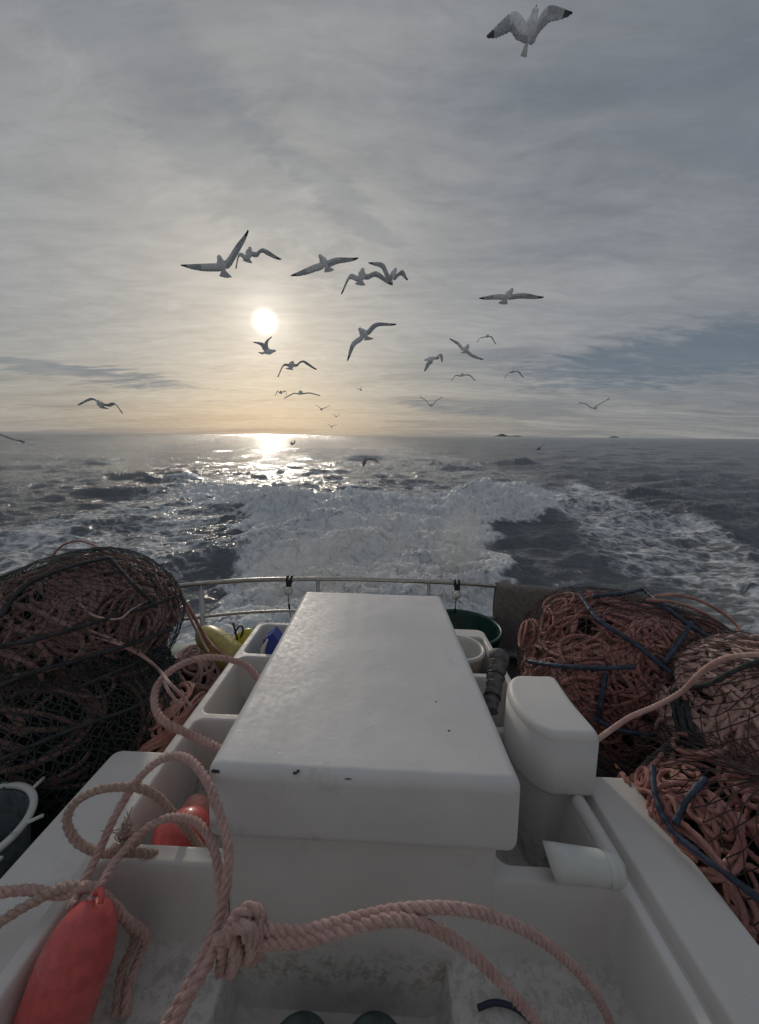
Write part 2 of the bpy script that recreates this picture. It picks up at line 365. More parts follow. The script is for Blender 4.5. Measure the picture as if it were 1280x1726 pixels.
M_MAT = m_simple('grey_carpet', (0.24, 0.205, 0.19), 0.95, 0.18, 35, 0.6, 260)
M_TAPE = m_simple('grey_wrap', (0.13, 0.125, 0.125), 0.6, 0.25, 40, 0.6, 120)
M_GLASS = m_simple('glass_bead', (0.6, 0.6, 0.56), 0.12, 0.05, 10)
M_DIRTY = m_simple('dark_lid', (0.05, 0.075, 0.075), 0.5, 0.4, 20, 0.3)

# ------------------------------------------------------------------ sea
def make_sea():
    az = np.concatenate([np.linspace(-85, -47, 70, endpoint=False), np.linspace(-47, 47, 1100), np.linspace(47, 85, 71)[1:]])*math.pi/180
    r1 = 1/np.linspace(1/3.2, 1/45., 640); r2 = np.r_[45+np.cumsum(np.linspace(1.0, 3.4, 190)), np.geomspace(470, 14000, 110)]; R = np.r_[np.linspace(0.6, 3.2, 12, endpoint=False), r1, r2]
    A, RR = np.meshgrid(az, R, indexing='ij'); X = RR*np.sin(A); Y = RR*np.cos(A)
    dr = np.gradient(R)[None, :]*np.ones_like(A); sp = np.maximum(dr, RR*0.0016)
    H = np.zeros_like(X); DX = np.zeros_like(X); DY = np.zeros_like(X)
    rng = np.random.default_rng(3)
    for i in range(130):
        lam = 0.35*(11/0.35)**rng.uniform(0, 1); th = rad(-72)+rng.normal(0, 0.42)
        amp = min(0.0058*lam**0.85*rng.uniform(0.5, 1.4), .018); k = 2*math.pi/lam
        att = 1-sstep(0.22, 0.5, sp/lam)
        ph = k*(X*math.cos(th)+Y*math.sin(th))+rng.uniform(0, 6.28)+1.5*pnoise(X/lam/3, Y/lam/3, i)
        H += amp*att*np.cos(ph); DX -= 0.8*amp*att*math.cos(th)*np.sin(ph); DY -= 0.8*amp*att*math.sin(th)*np.sin(ph)
    # short steep wind chop, then longer crests further off
    H += 0.045*fbm(X*0.9+Y*.2, Y*1.6, 11, 5, .6, ridge=True)*(1-sstep(.3, .9, sp))
    H += 0.075*fbm(X*0.26+Y*.05, Y*.75, 13, 5, .6, ridge=True)*(1-sstep(.6, 1.6, sp))*sstep(4, 12, RR)
    H += 0.10*fbm(X*0.07+Y*.01, Y*.22, 15, 4, .6, ridge=True)*(1-sstep(2.2, 4, sp))*sstep(18, 45, RR)
    H += 0.30*fbm(X*0.02, Y*.07, 17, 3, .6, ridge=True)*(1-sstep(5, 12, sp))*sstep(80, 160, RR)
    # ---- wake. centre line and half widths along y
    wob = 0.6*pnoise(Y*0.35, Y*0+3.3, 5)
    core = np.zeros_like(X)
    # mound made of breaking lumps (x, y, rx, ry, height)
    L = [(-0.9, 9.0, 2.4, 2.2, .50), (.7, 9.2, 1.9, 1.7, .46), (0.0, 10.9, 2.6, 1.7, .62), (-2.7, 11.4, 1.5, 1.6, .66), (-3.9, 13.4, 1.9, 1.6, .66),
         (2.3, 11.2, 1.4, 1.5, .72), (3.7, 12.2, 1.4, 1.5, 1.0), (4.8, 13.4, 1.4, 1.5, .55), (*wz(385, 835)[:2], 1.8, 1.2, .35), (*wz(318, 812)[:2], 1.0, .9, .42), (0.5, 13.5, 4.0, 1.8, .35), (5.6, 15.8, 1.8, 2.0, .5)]
    for (x, y, rx, ry, h) in L:
        q = ((X-x)/rx)**2+((Y-y)/ry)**2
        core = np.maximum(core, h*np.exp(-q*1.1))
    foam_core = np.zeros_like(X)
    for (x, y, rx, ry, h) in L:
        q = np.sqrt(((X-x)/(rx*1.15))**2+((Y-y)/(ry*1.15))**2); foam_core = np.maximum(foam_core, 1-sstep(.72, 1.18, q+0.30*fbm(X*.8, Y*.8, 40, 4)))
    near = (1-sstep(2.1, 2.9, np.abs(X-0.2*0+0.15)+1.1*fbm(X*.8, Y*.8, 41, 4)))*(1-sstep(8, 9.5, Y)); foam_core = np.maximum(foam_core, near)
    tr = foam_core*(1-sstep(.1, .35, sp))
    turb = .30*fbm(X*1.0+2, Y*1.3, 21, 5, .55, bill=True)+.45*fbm(X*.9+9, Y*1.7, 24, 6, .62, ridge=True)+.40*fbm(X*2.6, Y*3.2+5, 27, 5, .62)-.1
    H += core*(.72+.55*fbm(X*.45, Y*.7, 70, 4, .55, bill=True)+.25*fbm(X*1.5, Y*2.4, 71, 4, .6, ridge=True))+tr*turb*.36
    DX += tr*.20*fbm(X*2.2, Y*2.2, 31, 5, .6); DY += tr*.28*fbm(X*2.2+50, Y*2.2, 32, 5, .6)
    # fine cauliflower texture of the broken water
    H += tr*.05*fbm(X*5, Y*6, 36, 5, .65, ridge=True)*(1-sstep(.03, .12, sp))
    # outer divergent waves, left and right, running away from the quarter
    def seg_d(pts):
        best = np.full(X.shape, 1e9); s_ = np.zeros(X.shape); side = np.zeros(X.shape)
        acc = 0
        for (a, b) in zip(pts[:-1], pts[1:]):
            ax, ay = a; bx, by = b; vx, vy = bx-ax, by-ay; L2 = vx*vx+vy*vy
            t = np.clip(((X-ax)*vx+(Y-ay)*vy)/L2, 0, 1); dx = X-ax-t*vx; dy = Y-ay-t*vy; d = np.hypot(dx, dy)
            m = d < best; best = np.where(m, d, best); s_ = np.where(m, acc+t*math.sqrt(L2), s_); side = np.where(m, np.sign(vx*dy-vy*dx), side); acc += math.sqrt(L2)
        return best, s_, side, acc
    pix = lambda P_: [tuple(wz(px, py)[:2]) for px, py in P_]
    ridges = [(pix([(-60, 872), (60, 858), (190, 832), (250, 815)]), .22, .9), (pix([(120, 822), (200, 803), (270, 812), (330, 815)]), .36, 1.2),
              (pix([(700, 790), (800, 783), (870, 780), (960, 792)]), .42, 1.5), (pix([(985, 815), (1060, 828), (1130, 848), (1200, 866)]), .36, 1.3),
              (pix([(1100, 862), (1200, 905), (1300, 950)]), .26, .9), (pix([(540, 782), (640, 788), (700, 782)]), .2, 1.2), (pix([(900, 768), (1000, 775), (1100, 790)]), .2, 1.5)]
    for pts, hh, wdt in ridges:
        d, s_, sd, L_ = seg_d(pts); dd = d+0.5*wdt*pnoise(X*.6, Y*.6, 51); H += hh*.5*np.exp(-(dd/wdt)**2)*(.45+.75*sstep(-.3, .6, pnoise(s_*.7, s_*0+1, 53)))*(.75+.9*fbm(X*1.1, Y*1.6, 54, 5, .62, ridge=True))
    # foam cover: lacy side washes
    def poly(P_):
        pts = pix(P_); ins = np.zeros(X.shape, bool); j = len(pts)-1
        for i in range(len(pts)):
            xi, yi = pts[i]; xj, yj = pts[j]
            c = ((yi > Y) != (yj > Y)) & (X < (xj-xi)*(Y-yi)/(yj-yi+1e-12)+xi); ins ^= c; j = i
        d = seg_d(pts+[pts[0]])[0]; return np.where(ins, d, -d)
    n4 = fbm(X*.5, Y*.35, 60, 4)
    left = poly([(-200, 1100), (-200, 930), (0, 895), (140, 860), (260, 815), (330, 800), (420, 800), (440, 850), (400, 890), (385, 945), (330, 1000), (200, 1060), (60, 1150)])
    right = poly([(880, 830), (960, 815), (1010, 818), (1060, 850), (1180, 885), (1290, 945), (1500, 1060), (1500, 1200), (1250, 1150), (1120, 985), (1010, 960), (985, 915), (930, 880)])
    mid = poly([(330, 815), (420, 775), (520, 757), (700, 755), (800, 775), (960, 810), (950, 850), (860, 850), (400, 850)])
    f_l = sstep(-.6, 1.2, left+1.0*n4); f_r = sstep(-.6, 1.0, right+.9*n4); f_m = sstep(-1, 3, mid+2*n4)
    foam = np.maximum.reduce([foam_core*(1.22+1.0*turb), f_l*.60, f_r*.62, f_m*.47])
    edge_r = seg_d(pix([(960, 815), (1060, 850), (1180, 885), (1290, 945), (1420, 1030)]))[0]
    foam = np.maximum(foam, .74*np.exp(-((edge_r)/.9)**2)*(f_r+.2))
    H += .05*np.maximum(f_l, f_r)*fbm(X*1.7, Y*1.7, 61, 5, .6)*(1-sstep(.08, .3, sp))
    # dark sheltered water just off both quarters stays smooth
    V, q = gridmesh(X+DX, Y+DY, H)
    me = bpy.data.meshes.new('sea'); me.vertices.add(len(V)); me.vertices.foreach_set('co', V.ravel())
    q = q[:, ::-1]; nq = len(q); me.loops.add(nq*4); me.loops.foreach_set('vertex_index', q.ravel().astype(np.int32))
    me.polygons.add(nq); me.polygons.foreach_set('loop_start', np.arange(0, nq*4, 4, dtype=np.int32)); me.polygons.foreach_set('loop_total', np.full(nq, 4, dtype=np.int32))
    me.update(calc_edges=True); me.polygons.foreach_set('use_smooth', np.ones(nq, bool))
    at = me.attributes.new('foam', 'FLOAT', 'POINT'); at.data.foreach_set('value', foam.ravel().astype(np.float32))
    o = bpy.data.objects.new('sea', me); COL.objects.link(o); o['kind'] = 'structure'
    m, t, b = mat_new('sea_water'); O = t.node('ShaderNodeNewGeometry').outputs['Position']
    fa = t.node('ShaderNodeAttribute', attribute_name='foam').outputs['Fac']
    st = t.mapping(O, (1, 1.35, 1), (0, 0, rad(20)))
    lace = t.vor(t.vmath('ADD', st, t.vmath('MULTIPLY', t.noise(O, 1.1, 5, .6, col=True), (1.6, 1.6, 1.6))), 1.9, 'DISTANCE_TO_EDGE')
    n = t.noise(st, 2.6, 9, 0.68, 1.2); n2 = t.noise(st, 0.55, 4, .5)
    lac = t.ramp(lace, 0.0, 0.22, 0.30, 0.0)
    s_ = t.math('ADD', fa, t.math('ADD', t.math('MULTIPLY', t.math('SUBTRACT', n, 0.5), 1.75), t.math('ADD', lac, t.math('MULTIPLY', t.math('SUBTRACT', n2, .5), .9))))
    ff = t.math('MULTIPLY', t.ramp(s_, 0.42, 1.22), t.ramp(fa, 0.05, 0.35))
    bump_w = t.math('ADD', t.math('MULTIPLY', t.noise(t.mapping(O, (1, 1.8, 1), (0, 0, rad(-12))), 1.6, 8, 0.68, .4), 1.7), t.math('MULTIPLY', t.noise(O, 9, 4, .6), .10))
    nb = t.bump(t.math('ADD', bump_w, t.math('MULTIPLY', t.noise(t.mapping(O, (.45, 1.6, 1), (0, 0, rad(-6))), .9, 8, .70, .3), 3.4)), 0.85, 0.24)
    wb = b; wb.inputs['Roughness'].default_value = 0.15; wb.inputs['IOR'].default_value = 1.36
    t.put(wb.inputs['Base Color'], (0.235, 0.262, 0.285)); wb.inputs['Specular IOR Level'].default_value = 0.44
    t.put(wb.inputs['Normal'], nb)
    fb = t.node('ShaderNodeBsdfPrincipled'); fn = t.noise(O, 11, 8, .7)
    t.put(fb.inputs['Base Color'], t.mix(t.ramp(fn, .3, .7), (0.72, 0.77, 0.79), (0.97, 0.98, 0.98))); fb.inputs['Roughness'].default_value = 0.7
    fb.inputs['Subsurface Weight'].default_value = 1.0; fb.inputs['Subsurface Radius'].default_value = (1, 1, 1); fb.inputs['Subsurface Scale'].default_value = 0.07; fb.inputs['Specular IOR Level'].default_value = .25
    t.put(fb.inputs['Normal'], t.bump(t.math('ADD', fn, t.noise(O, 3.5, 5, .6)), 0.6, 0.07))
    ms = t.node('ShaderNodeMixShader'); t.put(ms.inputs[0], t.math('MULTIPLY', ff, .93)); t.l.new(wb.outputs[0], ms.inputs[1]); t.l.new(fb.outputs[0], ms.inputs[2])
    om = [x for x in t.n if x.bl_idname == 'ShaderNodeOutputMaterial'][0]; t.l.new(ms.outputs[0], om.inputs[0])
    me.materials.append(m)
    # flung spray drops over the breaking crests
    vv = V; w_ = (foam_core*(core > .22)*(1-sstep(.1, .25, sp))).ravel()*(RR.ravel()**2)*np.maximum(0, turb.ravel()+.25)**2
    p = w_/w_.sum(); k = RNG.choice(len(vv), 22000, p=p); c = vv[k]+RNG.normal(0, .05, (22000, 3)); up = RNG.exponential(.07, 22000); c[:, 2] += np.minimum(up, .75)
    sz = RNG.uniform(.0025, .008, 22000)*(1+1.2*np.exp(-up/.06))
    T0 = np.array([(1, 1, 1), (1, -1, -1), (-1, 1, -1), (-1, -1, 1)])*.8
    o6 = np.array([(1, 0, 0), (-1, 0, 0), (0, 1, 0), (0, -1, 0), (0, 0, 1), (0, 0, -1)], float)
    oct_ = [(0, 2, 4), (2, 1, 4), (1, 3, 4), (3, 0, 4), (2, 0, 5), (1, 2, 5), (3, 1, 5), (0, 3, 5)]
    VV = (c[:, None]+o6[None]*sz[:, None, None]*RNG.uniform(.6, 1.5, (22000, 6, 1))).reshape(-1, 3)
    g = G(); g.add(VV, [tuple(i*6+a for a in f) for i in range(22000) for f in oct_])
    md = m_simple('spray_water', (0.75, 0.78, 0.79), 0.35, 0.03, 5)
    tag(link('spray', g, md, base=(0, 10, 0), M=ID), kind='stuff')
    return foam_core
make_sea()

def mist():
    m = bpy.data.materials.new('spray_mist'); m.use_nodes = True; t = NT(m.node_tree); t.n.clear(); o_ = t.node('ShaderNodeOutputMaterial'); v = t.node('ShaderNodeVolumePrincipled')
    v.inputs['Color'].default_value = (.95, .96, .97, 1); v.inputs['Anisotropy'].default_value = .35; O = t.node('ShaderNodeNewGeometry').outputs['Position']
    tot = None
    for (x, y, z, rx, ry, rz, k) in ((1.45, 6.2, .55, .5, .9, 1.0, .75), (-1.25, 5.8, .35, 1.0, 1.1, .7, .45), (.2, 5.2, .15, 2.0, 1.1, .55, .55), (.1, 7.0, .6, 1.6, 1.0, .6, .25)):
        q = t.vmath('LENGTH', t.vmath('MULTIPLY', t.vmath('SUBTRACT', O, (x, y, z)), (1/rx, 1/ry, 1/rz)), out=1); f = t.ramp(q, .1, 1.2, k, 0.0); tot = f if tot is None else t.math('ADD', tot, f)
    n = t.noise(t.mapping(O, (1, 1, .6)), 1.9, 4, .6, .3); t.put(v.inputs['Density'], t.math('MULTIPLY', tot, t.ramp(n, .34, .66, .1, 2.2)))
    t.l.new(v.outputs[0], o_.inputs['Volume']); g = G(); rbox(g, (-2.6, 4.0, -.15), (2.4, 8.4, 1.6), .1, 2, 1); tag(weld(link('spray_mist', g, m, M=ID)), kind='stuff')
mist()

# islands on the horizon
def islands():
    m = m_simple('island_rock', (0.16, 0.17, 0.18), 0.9, 0.15, 0.02)
    for (name, x0, x1, hs, D_) in (('island', 834, 880, 4.6, 7200), ('islet', 1032, 1040, 2.2, 7200)):
        g = G(); n = 46; m_ = 9; s = D_/F*1.0
        a = wray(x0, 735); b2 = wray(x1, 737); a = a/a[1]*D_; b2 = b2/b2[1]*D_
        X = np.zeros((n, m_)); Y = X.copy(); Z = X.copy(); prof = np.array([.0, .25, .45, .62, .9, 1, .7, .5, .35, .25, .12, .22, .34, .2, .3, .5, .3, .15, 0]) if name == 'island' else np.array([0, .6, 1, .8, .2, 0])
        for i in range(n):
            u = i/(n-1); hgt = np.interp(u, np.linspace(0, 1, len(prof)), prof)*hs*s*(1+.12*math.sin(i*2.3)+.1*math.sin(i*5.1))
            for j in range(m_):
                v = j/(m_-1)*2-1; X[i, j] = a[0]+(b2[0]-a[0])*u; Y[i, j] = D_+v*140; Z[i, j] = hgt*math.cos(v*math.pi/2)**.6*(1+.15*math.sin(i*1.7+j*2.9))-1
        V, q = gridmesh(X, Y, Z); g.add(V, [tuple(map(int, k)) for k in q]); o = link('island', g, m, M=ID, smooth=False)
        tag(o, kind='structure')
islands()

# ------------------------------------------------------------------ the boat: deck, bulwark, cap, stern rail
OUT = [(-2.03, -2.6), (-2.03, -1.2), (-2.03, 0.3), (-2.02, 1.3), (-1.92, 1.95), (-1.62, 2.45), (-1.05, 2.73), (-.4, 2.83), (0.2, 2.84), (.8, 2.79), (1.35, 2.62), (1.8, 2.2), (2.0, 1.6), (2.05, .9), (2.05, -.2), (2.05, -1.2), (2.05, -2.6)]
outl = catmull([(x, y, 0) for x, y in OUT], 0.05)[:, :2]
def offs(P2, d):
    T = np.gradient(P2, axis=0); T /= np.linalg.norm(T, axis=1)[:, None]; return P2+np.stack([T[:, 1], -T[:, 0]], 1)*d
def sweep2(prof, path, g):
    """prof: (offset inward, z) closed loop swept round the hull outline"""
    rows = [np.c_[offs(path, o), np.full(len(path), z)] for o, z in prof]; n = len(path); V = np.vstack(rows); f = []
    m_ = len(prof)
    for i in range(m_):
        k = (i+1) % m_
        for j in range(n-1): f.append((i*n+j, i*n+j+1, k*n+j+1, k*n+j))
    g.add(V, f)
boat = thing('fishing_boat', 'small fishing boat seen from its cockpit, with steel stern rail and dark wet deck', 'boat', (0, 1, 0))
CAPZ = 0.30
g = G(); sweep2([(.02, CAPZ-.03), (-.02, -.2), (-.02+.25, -1.3), (.32, -1.3), (.10, -.2), (.10, CAPZ-.03)], outl, g); link('hull', g, M_HULL, boat)
g = G(); sweep2([(-.035, CAPZ-.028), (-.04, CAPZ-.01), (-.025, CAPZ+.005), (.0, CAPZ+.01), (.14, CAPZ+.01), (.165, CAPZ), (.17, CAPZ-.028)], outl, g); link('gunwale_cap', g, M_HULL, boat)
inn = offs(outl, .06); g = G(); g.add(np.c_[inn, np.zeros(len(inn))], [tuple(range(len(inn)))[::-1]]); link('deck', g, M_DECK, boat, smooth=False)
railp = offs(catmull([(x, y, 0) for x, y in OUT], 0.03)[:, :2], .09); RZ = .78
R3 = np.c_[railp, np.full(len(railp), RZ)]; R3[:, 2] += 0.0
keep = (R3[:, 1] > -0.5)
g = G(); tube(g, R3[keep], .0165, 12); rail = link('rail', g, M_STEEL, boat)
g = G(); Rm = R3[keep].copy(); Rm[:, 2] = .535; tube(g, Rm, .0105, 10); link('mid_rail', g, M_STEEL, boat)
M_CAB = m_simple('unseen_cabin_paint', (0.34, 0.335, 0.32), 0.5, 0.1, 5, 0.1)
g = G(); rbox(g, (-1.35, -2.45, .01), (1.35, -1.05, 2.14), .05, 4, 4); rbox(g, (-1.45, -2.52, 2.145), (1.45, -.95, 2.22), .03, 4, 4); link('unseen_wheelhouse', g, M_CAB, boat)  # unseen behind the camera, added to darken the faces turned towards it
def railpt(px):
    best = None
    for p in R3[keep]:
        if p[1] < 1.2: continue
        v = p-np.array([0, 0, HB]); xx = CX+F*v.dot(AB[0])/v.dot(AB[2])
        if best is None or abs(xx-px) < best[0]: best = (abs(xx-px), p)
    return best[1]
for px in (338, 533, 724, 955):
    p = railpt(px); g = G(); lathe(g, [(0, .035), (.008, .035), (.012, .0175), (RZ-CAPZ-.012, .0145)], 14, (p[0], p[1], CAPZ+.01), (p[0], p[1], 1)); 
    link('stanchion', g, M_STEEL, rail)
for y in (1.7, .9, 0.1):
    for s in (-1, 1):
        q = R3[keep]; q = q[(np.sign(q[:, 0]) == s)]; p = q[np.argmin(abs(q[:, 1]-y))]
        g = G(); lathe(g, [(0, .035), (.008, .035), (.012, .0175), (RZ-CAPZ-.012, .0145)], 14, (p[0], p[1], CAPZ+.01), (p[0], p[1], 1)); link('stanchion', g, M_STEEL, rail)

# ------------------------------------------------------------------ white moulded bait station
RIM = 0.65; XL, XR = -0.742, 0.662; Y0, YB = 0.0, 0.84
chest = thing('bait_station', 'white moulded fibreglass bait station with a long flat lid and open side bins', 'deck box', (0, .5, 0))
def rrect(X, Y, x0, x1, y0, y1, r):
    cx, cy = (x0+x1)/2, (y0+y1)/2; dx = np.abs(X-cx)-(x1-x0)/2+r; dy = np.abs(Y-cy)-(y1-y0)/2+r
    return np.hypot(np.maximum(dx, 0), np.maximum(dy, 0))+np.minimum(np.maximum(dx, dy), 0)-r
def graded(lo, hi, edges, fine=.0028, wdt=.034, coarse=.02):
    pts = [lo]
    while pts[-1] < hi:
        x = pts[-1]; d = min([abs(x-e) for e in edges]+[9]); st = fine if d < wdt else min(coarse, fine+(d-wdt)*.6+.001); pts.append(min(hi, x+st))
    return np.array(pts)
BINS = [  # x0, x1, y0, y1, floor z
    (-.712, -.352, 1.865, 2.225, .34), (-.712, -.352, 1.392, 1.845, .34), (-.712, -.352, .872, 1.372, .34),
    (-.712, .640, .08, .842, .415),
    (.325, .640, 1.76, 2.16, .30), (.325, .640, 1.385, 1.74, .30), (.325, .640, .865, 1.365, .32)]
PIT = (-.365, .212, .02, .90, .24)
def tray():
    ex = sorted(set([b[0] for b in BINS]+[b[1] for b in BINS]+[XL, XR, PIT[0], PIT[1], -.952, .874, .700, -.80, .705]))
    ey = sorted(set([b[2] for b in BINS]+[b[3] for b in BINS]+[PIT[2], PIT[3], 1.18, 1.25, 2.25]))
    xs = graded(-.99, .91, ex); ys = graded(-.02, 2.34, ey); X, Y = np.meshgrid(xs, ys, indexing='ij')
    def cut(Z, d, top, floor, rt=.011, rf=.03, draft=.012):
        """d<0 inside the cavity; rounded lip, steep wall, coved floor"""
        t = -d; z = np.full(Z.shape, 9.)
        a = np.clip(t/rt, 0, 1); lip = top-rt*(1-np.sqrt(np.maximum(0, 1-a**2)))
        u = np.clip((t-rt)/draft, 0, 1); wall = (top-rt)+(floor+rf-(top-rt))*u
        v = np.clip((t-rt-draft)/rf, 0, 1); cove = floor+rf*(1-np.sqrt(np.maximum(0, 1-(1-v)**2)))
        z = np.where(t <= rt, lip, np.where(t <= rt+draft, wall, cove)); return np.where(t > 0, np.minimum(Z, z), Z)
    Z = np.full(X.shape, RIM)
    for (x0, x1, y0, y1, fl) in BINS: Z = cut(Z, rrect(X, Y, x0, x1, y0, y1, .045), RIM, fl)
    d = rrect(X, Y, PIT[0], PIT[1], PIT[2], PIT[3], .05); Z = cut(Z, d, .415, PIT[4], .012)
    # outside of the rim: falls to the side shelves, then to the deck
    do = rrect(X, Y, XL, XR, -.5, 2.255, .05)
    rs = rrect(X, Y, .700, .874, -.5, 1.18, .03); shelf = np.minimum(rrect(X, Y, -.952, -.7, -.5, 1.25, .035), rs)
    S = np.where(X > 0, .645, .602); a = np.clip((shelf+.012)/.012, 0, 1); S = S-.012*(1-np.sqrt(np.maximum(0, 1-a**2)))
    S = np.where(shelf > 0, S-np.clip(shelf/.012, 0, 1)*.58, S)
    k = np.clip((do+.012)/.012, 0, 1); ZR = Z-.012*(1-np.sqrt(np.maximum(0, 1-k**2)))*(do > -.012)*(Z > RIM-.03)
    low = RIM-.012-np.clip(do/.05, 0, 1)*.62; gut = .598-np.clip((Y-1.17)/.012, 0, 1)*.58; S = np.where((X > 0) & (X < .70), np.maximum(S, gut), S)
    Z = np.where(do > 0, np.maximum(S, low), ZR)
    Z = Z+.0012*fbm(X*7, Y*7, 77, 3)
    V, q = gridmesh(X, Y-.023*X, Z); g = G(); g.add(V, [tuple(map(int, k_)) for k_ in q])
    return link('bin_tray', g, M_TRAY, chest)
tray()
# chest body under the lid
g = G(); rbox(g, (-.362, .818, .05), (.313, 2.0, .80), .02, warp=lambda V: V-np.array([[0, .023, 0]])*V[:, :1])
weld(link('chest_body', g, M_TRAY, chest))
# the lid: slight crown, uneven skin
LX0, LX1, LY0, LY1, LZ0, LZ1 = -.398, .352, .797, 2.005, .762, .957
def lidwarp(V):
    V = V.copy(); x = V[:, 0]; y = V[:, 1]; t = (V[:, 2]-LZ0)/(LZ1-LZ0)
    V[:, 2] += t*(.0022*fbm(x*5, y*5, 90, 3)+.0012*fbm(x*16, y*16, 91, 2))
    V[:, 1] -= (1-t)*.0
    V[:, 0] += (1-t)*np.sign(x+.035)*.004
    V[:, 1] -= .028*x
    V[:, 1] += (y < LY0+.05)*.002*fbm(x*6, V[:, 2]*6, 92, 2)
    return V
g = G(); rbox(g, (LX0, LY0, LZ0), (LX1, LY1, LZ1), .029, 7, 40, lidwarp); lid = weld(link('lid', g, M_GEL, chest), 2e-5)
# chips and scuffs along the lid's front edge
def blot(cx, cy, z, a, b, seed, flat='z'):
    th = np.linspace(0, 2*math.pi, 18, endpoint=False); rr = 1+.45*np.array([math.sin(seed*3.1+k*1.9) for k in range(18)])*.8
    x = np.cos(th)*a*rr; y = np.sin(th)*b*rr
    return np.c_[cx+x, cy+y, np.full(18, z)]
M_CHIP = m_simple('chipped_edge', (.05, .045, .04), .8, .3, 200)
for (px, py, a, b_) in ((362, 1300, .012, .0035), (497, 1303, .006, .003), (503, 1300, .004, .003), (588, 1313, .011, .0014), (757, 1232, .004, .003), (735, 1183, .003, .002)):
    y_on = py > 1290; c_ = pd(px, py, LY0+.004-.028*(px-640)/640*.9) if y_on else pz(px, py, LZ1-.0005)
    k_ = 14; th = np.linspace(0, 2*math.pi, k_, endpoint=False); rr_ = RNG.uniform(.55, 1.25, k_); nn = (0, -.75, .66) if y_on else (0, 0, 1); tt = np.cross(nn, (1, 0, 0))
    g = G(); V_ = c_+np.cos(th)[:, None]*(a*rr_)[:, None]*np.array([1, 0, 0])+np.sin(th)[:, None]*(b_*rr_)[:, None]*tt; nn = np.array(nn)
    g.add(np.vstack([V_+nn*.0012, V_*1-nn*.004]), [tuple(range(k_)), tuple(range(k_, 2*k_))[::-1]]+[(i, k_+i, k_+(i+1) % k_, (i+1) % k_) for i in range(k_)]); link('paint_chip', g, M_CHIP, lid, smooth=False)
# D-shaped moulded post standing on the right bins
def dpost():
    x1 = .705; yc = 1.235; hy = .170; x0 = .480; n = 60
    def loop(sc, z, sh=0):
        P_ = []
        th = np.linspace(math.pi/2, 3*math.pi/2, n)
        xs = x1-.13; 
        for a in th: P_.append((xs+math.cos(a)*(xs-x0), yc+math.sin(a)*hy))
        for u in np.linspace(0, 1, 12)[1:]: P_.append((xs+(x1-.02-xs)*u, yc-hy))
        for a in np.linspace(-math.pi/2, 0, 8)[1:]: P_.append((x1-.02+.02*math.cos(a), yc-hy+.02+.02*math.sin(a)))
        for u in np.linspace(0, 1, 14)[1:]: P_.append((x1, yc-hy+.02+(2*hy-.04)*u))
        for a in np.linspace(0, math.pi/2, 8)[1:]: P_.append((x1-.02+.02*math.cos(a), yc+hy-.02+.02*math.sin(a)))
        for u in np.linspace(0, 1, 8)[1:-1]: P_.append((x1-.02+(xs-x1+.02)*u, yc+hy))
        P_ = np.array(P_); c = np.array([(x0+x1)/2+.03, yc]); d = P_-c; L = np.linalg.norm(d, axis=1, keepdims=True)
        return np.c_[c+d*(1-sc/np.maximum(L, .05)), np.full(len(P_), z)]
    top = .865; rows = [loop(.02, .655), loop(.004, .657), loop(0, .668), loop(0, .70), loop(0.002, top-.03)]
    for a in np.linspace(0, math.pi/2, 8): rows.append(loop(.002+.026*(1-math.cos(a)), top-.03+.03*math.sin(a)+0))
    
    m_ = len(rows[0]); V = np.vstack(rows); f = []
    for i in range(len(rows)-1):
        for j in range(m_): k = (j+1) % m_; f.append((i*m_+j, i*m_+k, (i+1)*m_+k, (i+1)*m_+j))
    f.append(tuple(range((len(rows)-1)*m_, len(rows)*m_)))
    g = G(); g.add(V, f); link('moulded_post', g, M_SEAT, chest)
    rows = [loop(.05, .30), loop(.035, .60), loop(.03, .654)]; g = G(); g.add(np.vstack(rows), [(i*m_+j, i*m_+(j+1) % m_, (i+1)*m_+(j+1) % m_, (i+1)*m_+j) for i in range(2) for j in range(m_)]); link('post_foot', g, M_TRAY, chest)
    g = G(); tube(g, catmull([(.60, .99, .66), (.605, 1.04, .675), (.608, 1.09, .66)], .01), .02, 12)
dpost()
g = G(); tube(g, catmull([(.655, .87, .634), (.652, .95, .638), (.648, 1.07, .640)], .01), .0225, 14); link('rim_bead', g, M_TRAY, chest)

# ------------------------------------------------------------------ things in and round the bins
def bucket(name, c, r0, r1, z0, z1, mat, label, cat, lip=.012, handle=None, wall=.004, tilt=None, M=None):
    t = thing(name, label, cat, (c[0], c[1], z0)); g = G(); h = z1-z0
    lathe(g, [(0, r0*.3), (0, r0), (h-.03, r1-.001), (h-.03, r1+lip*.6), (h-.008, r1+lip), (h, r1+lip*.7), (h, r1-wall), (h-.02, r1-wall-.002), (.02, r0-wall), (.012, r0*.3)], 56, (c[0], c[1], z0), (c[0], c[1], z0+1))
    o = link('shell', g, mat, t)
    if handle is not None:
        g = G(); tube(g, catmull(handle, .01), .004, 8); link('handle', g, M_STEEL, t)
    return t
bc = pz(778, 1087, .66)
bucket('bucket', (.455, 1.99), .118, .136, .335, .665, M_WPL, 'white plastic bucket standing in the far right bin of the white station', 'bucket')
bucket('tub', (.57, 2.46), .19, .268, .01, .575, M_GREEN, 'large round dark green tub behind the white bucket at the stern', 'tub', .012)
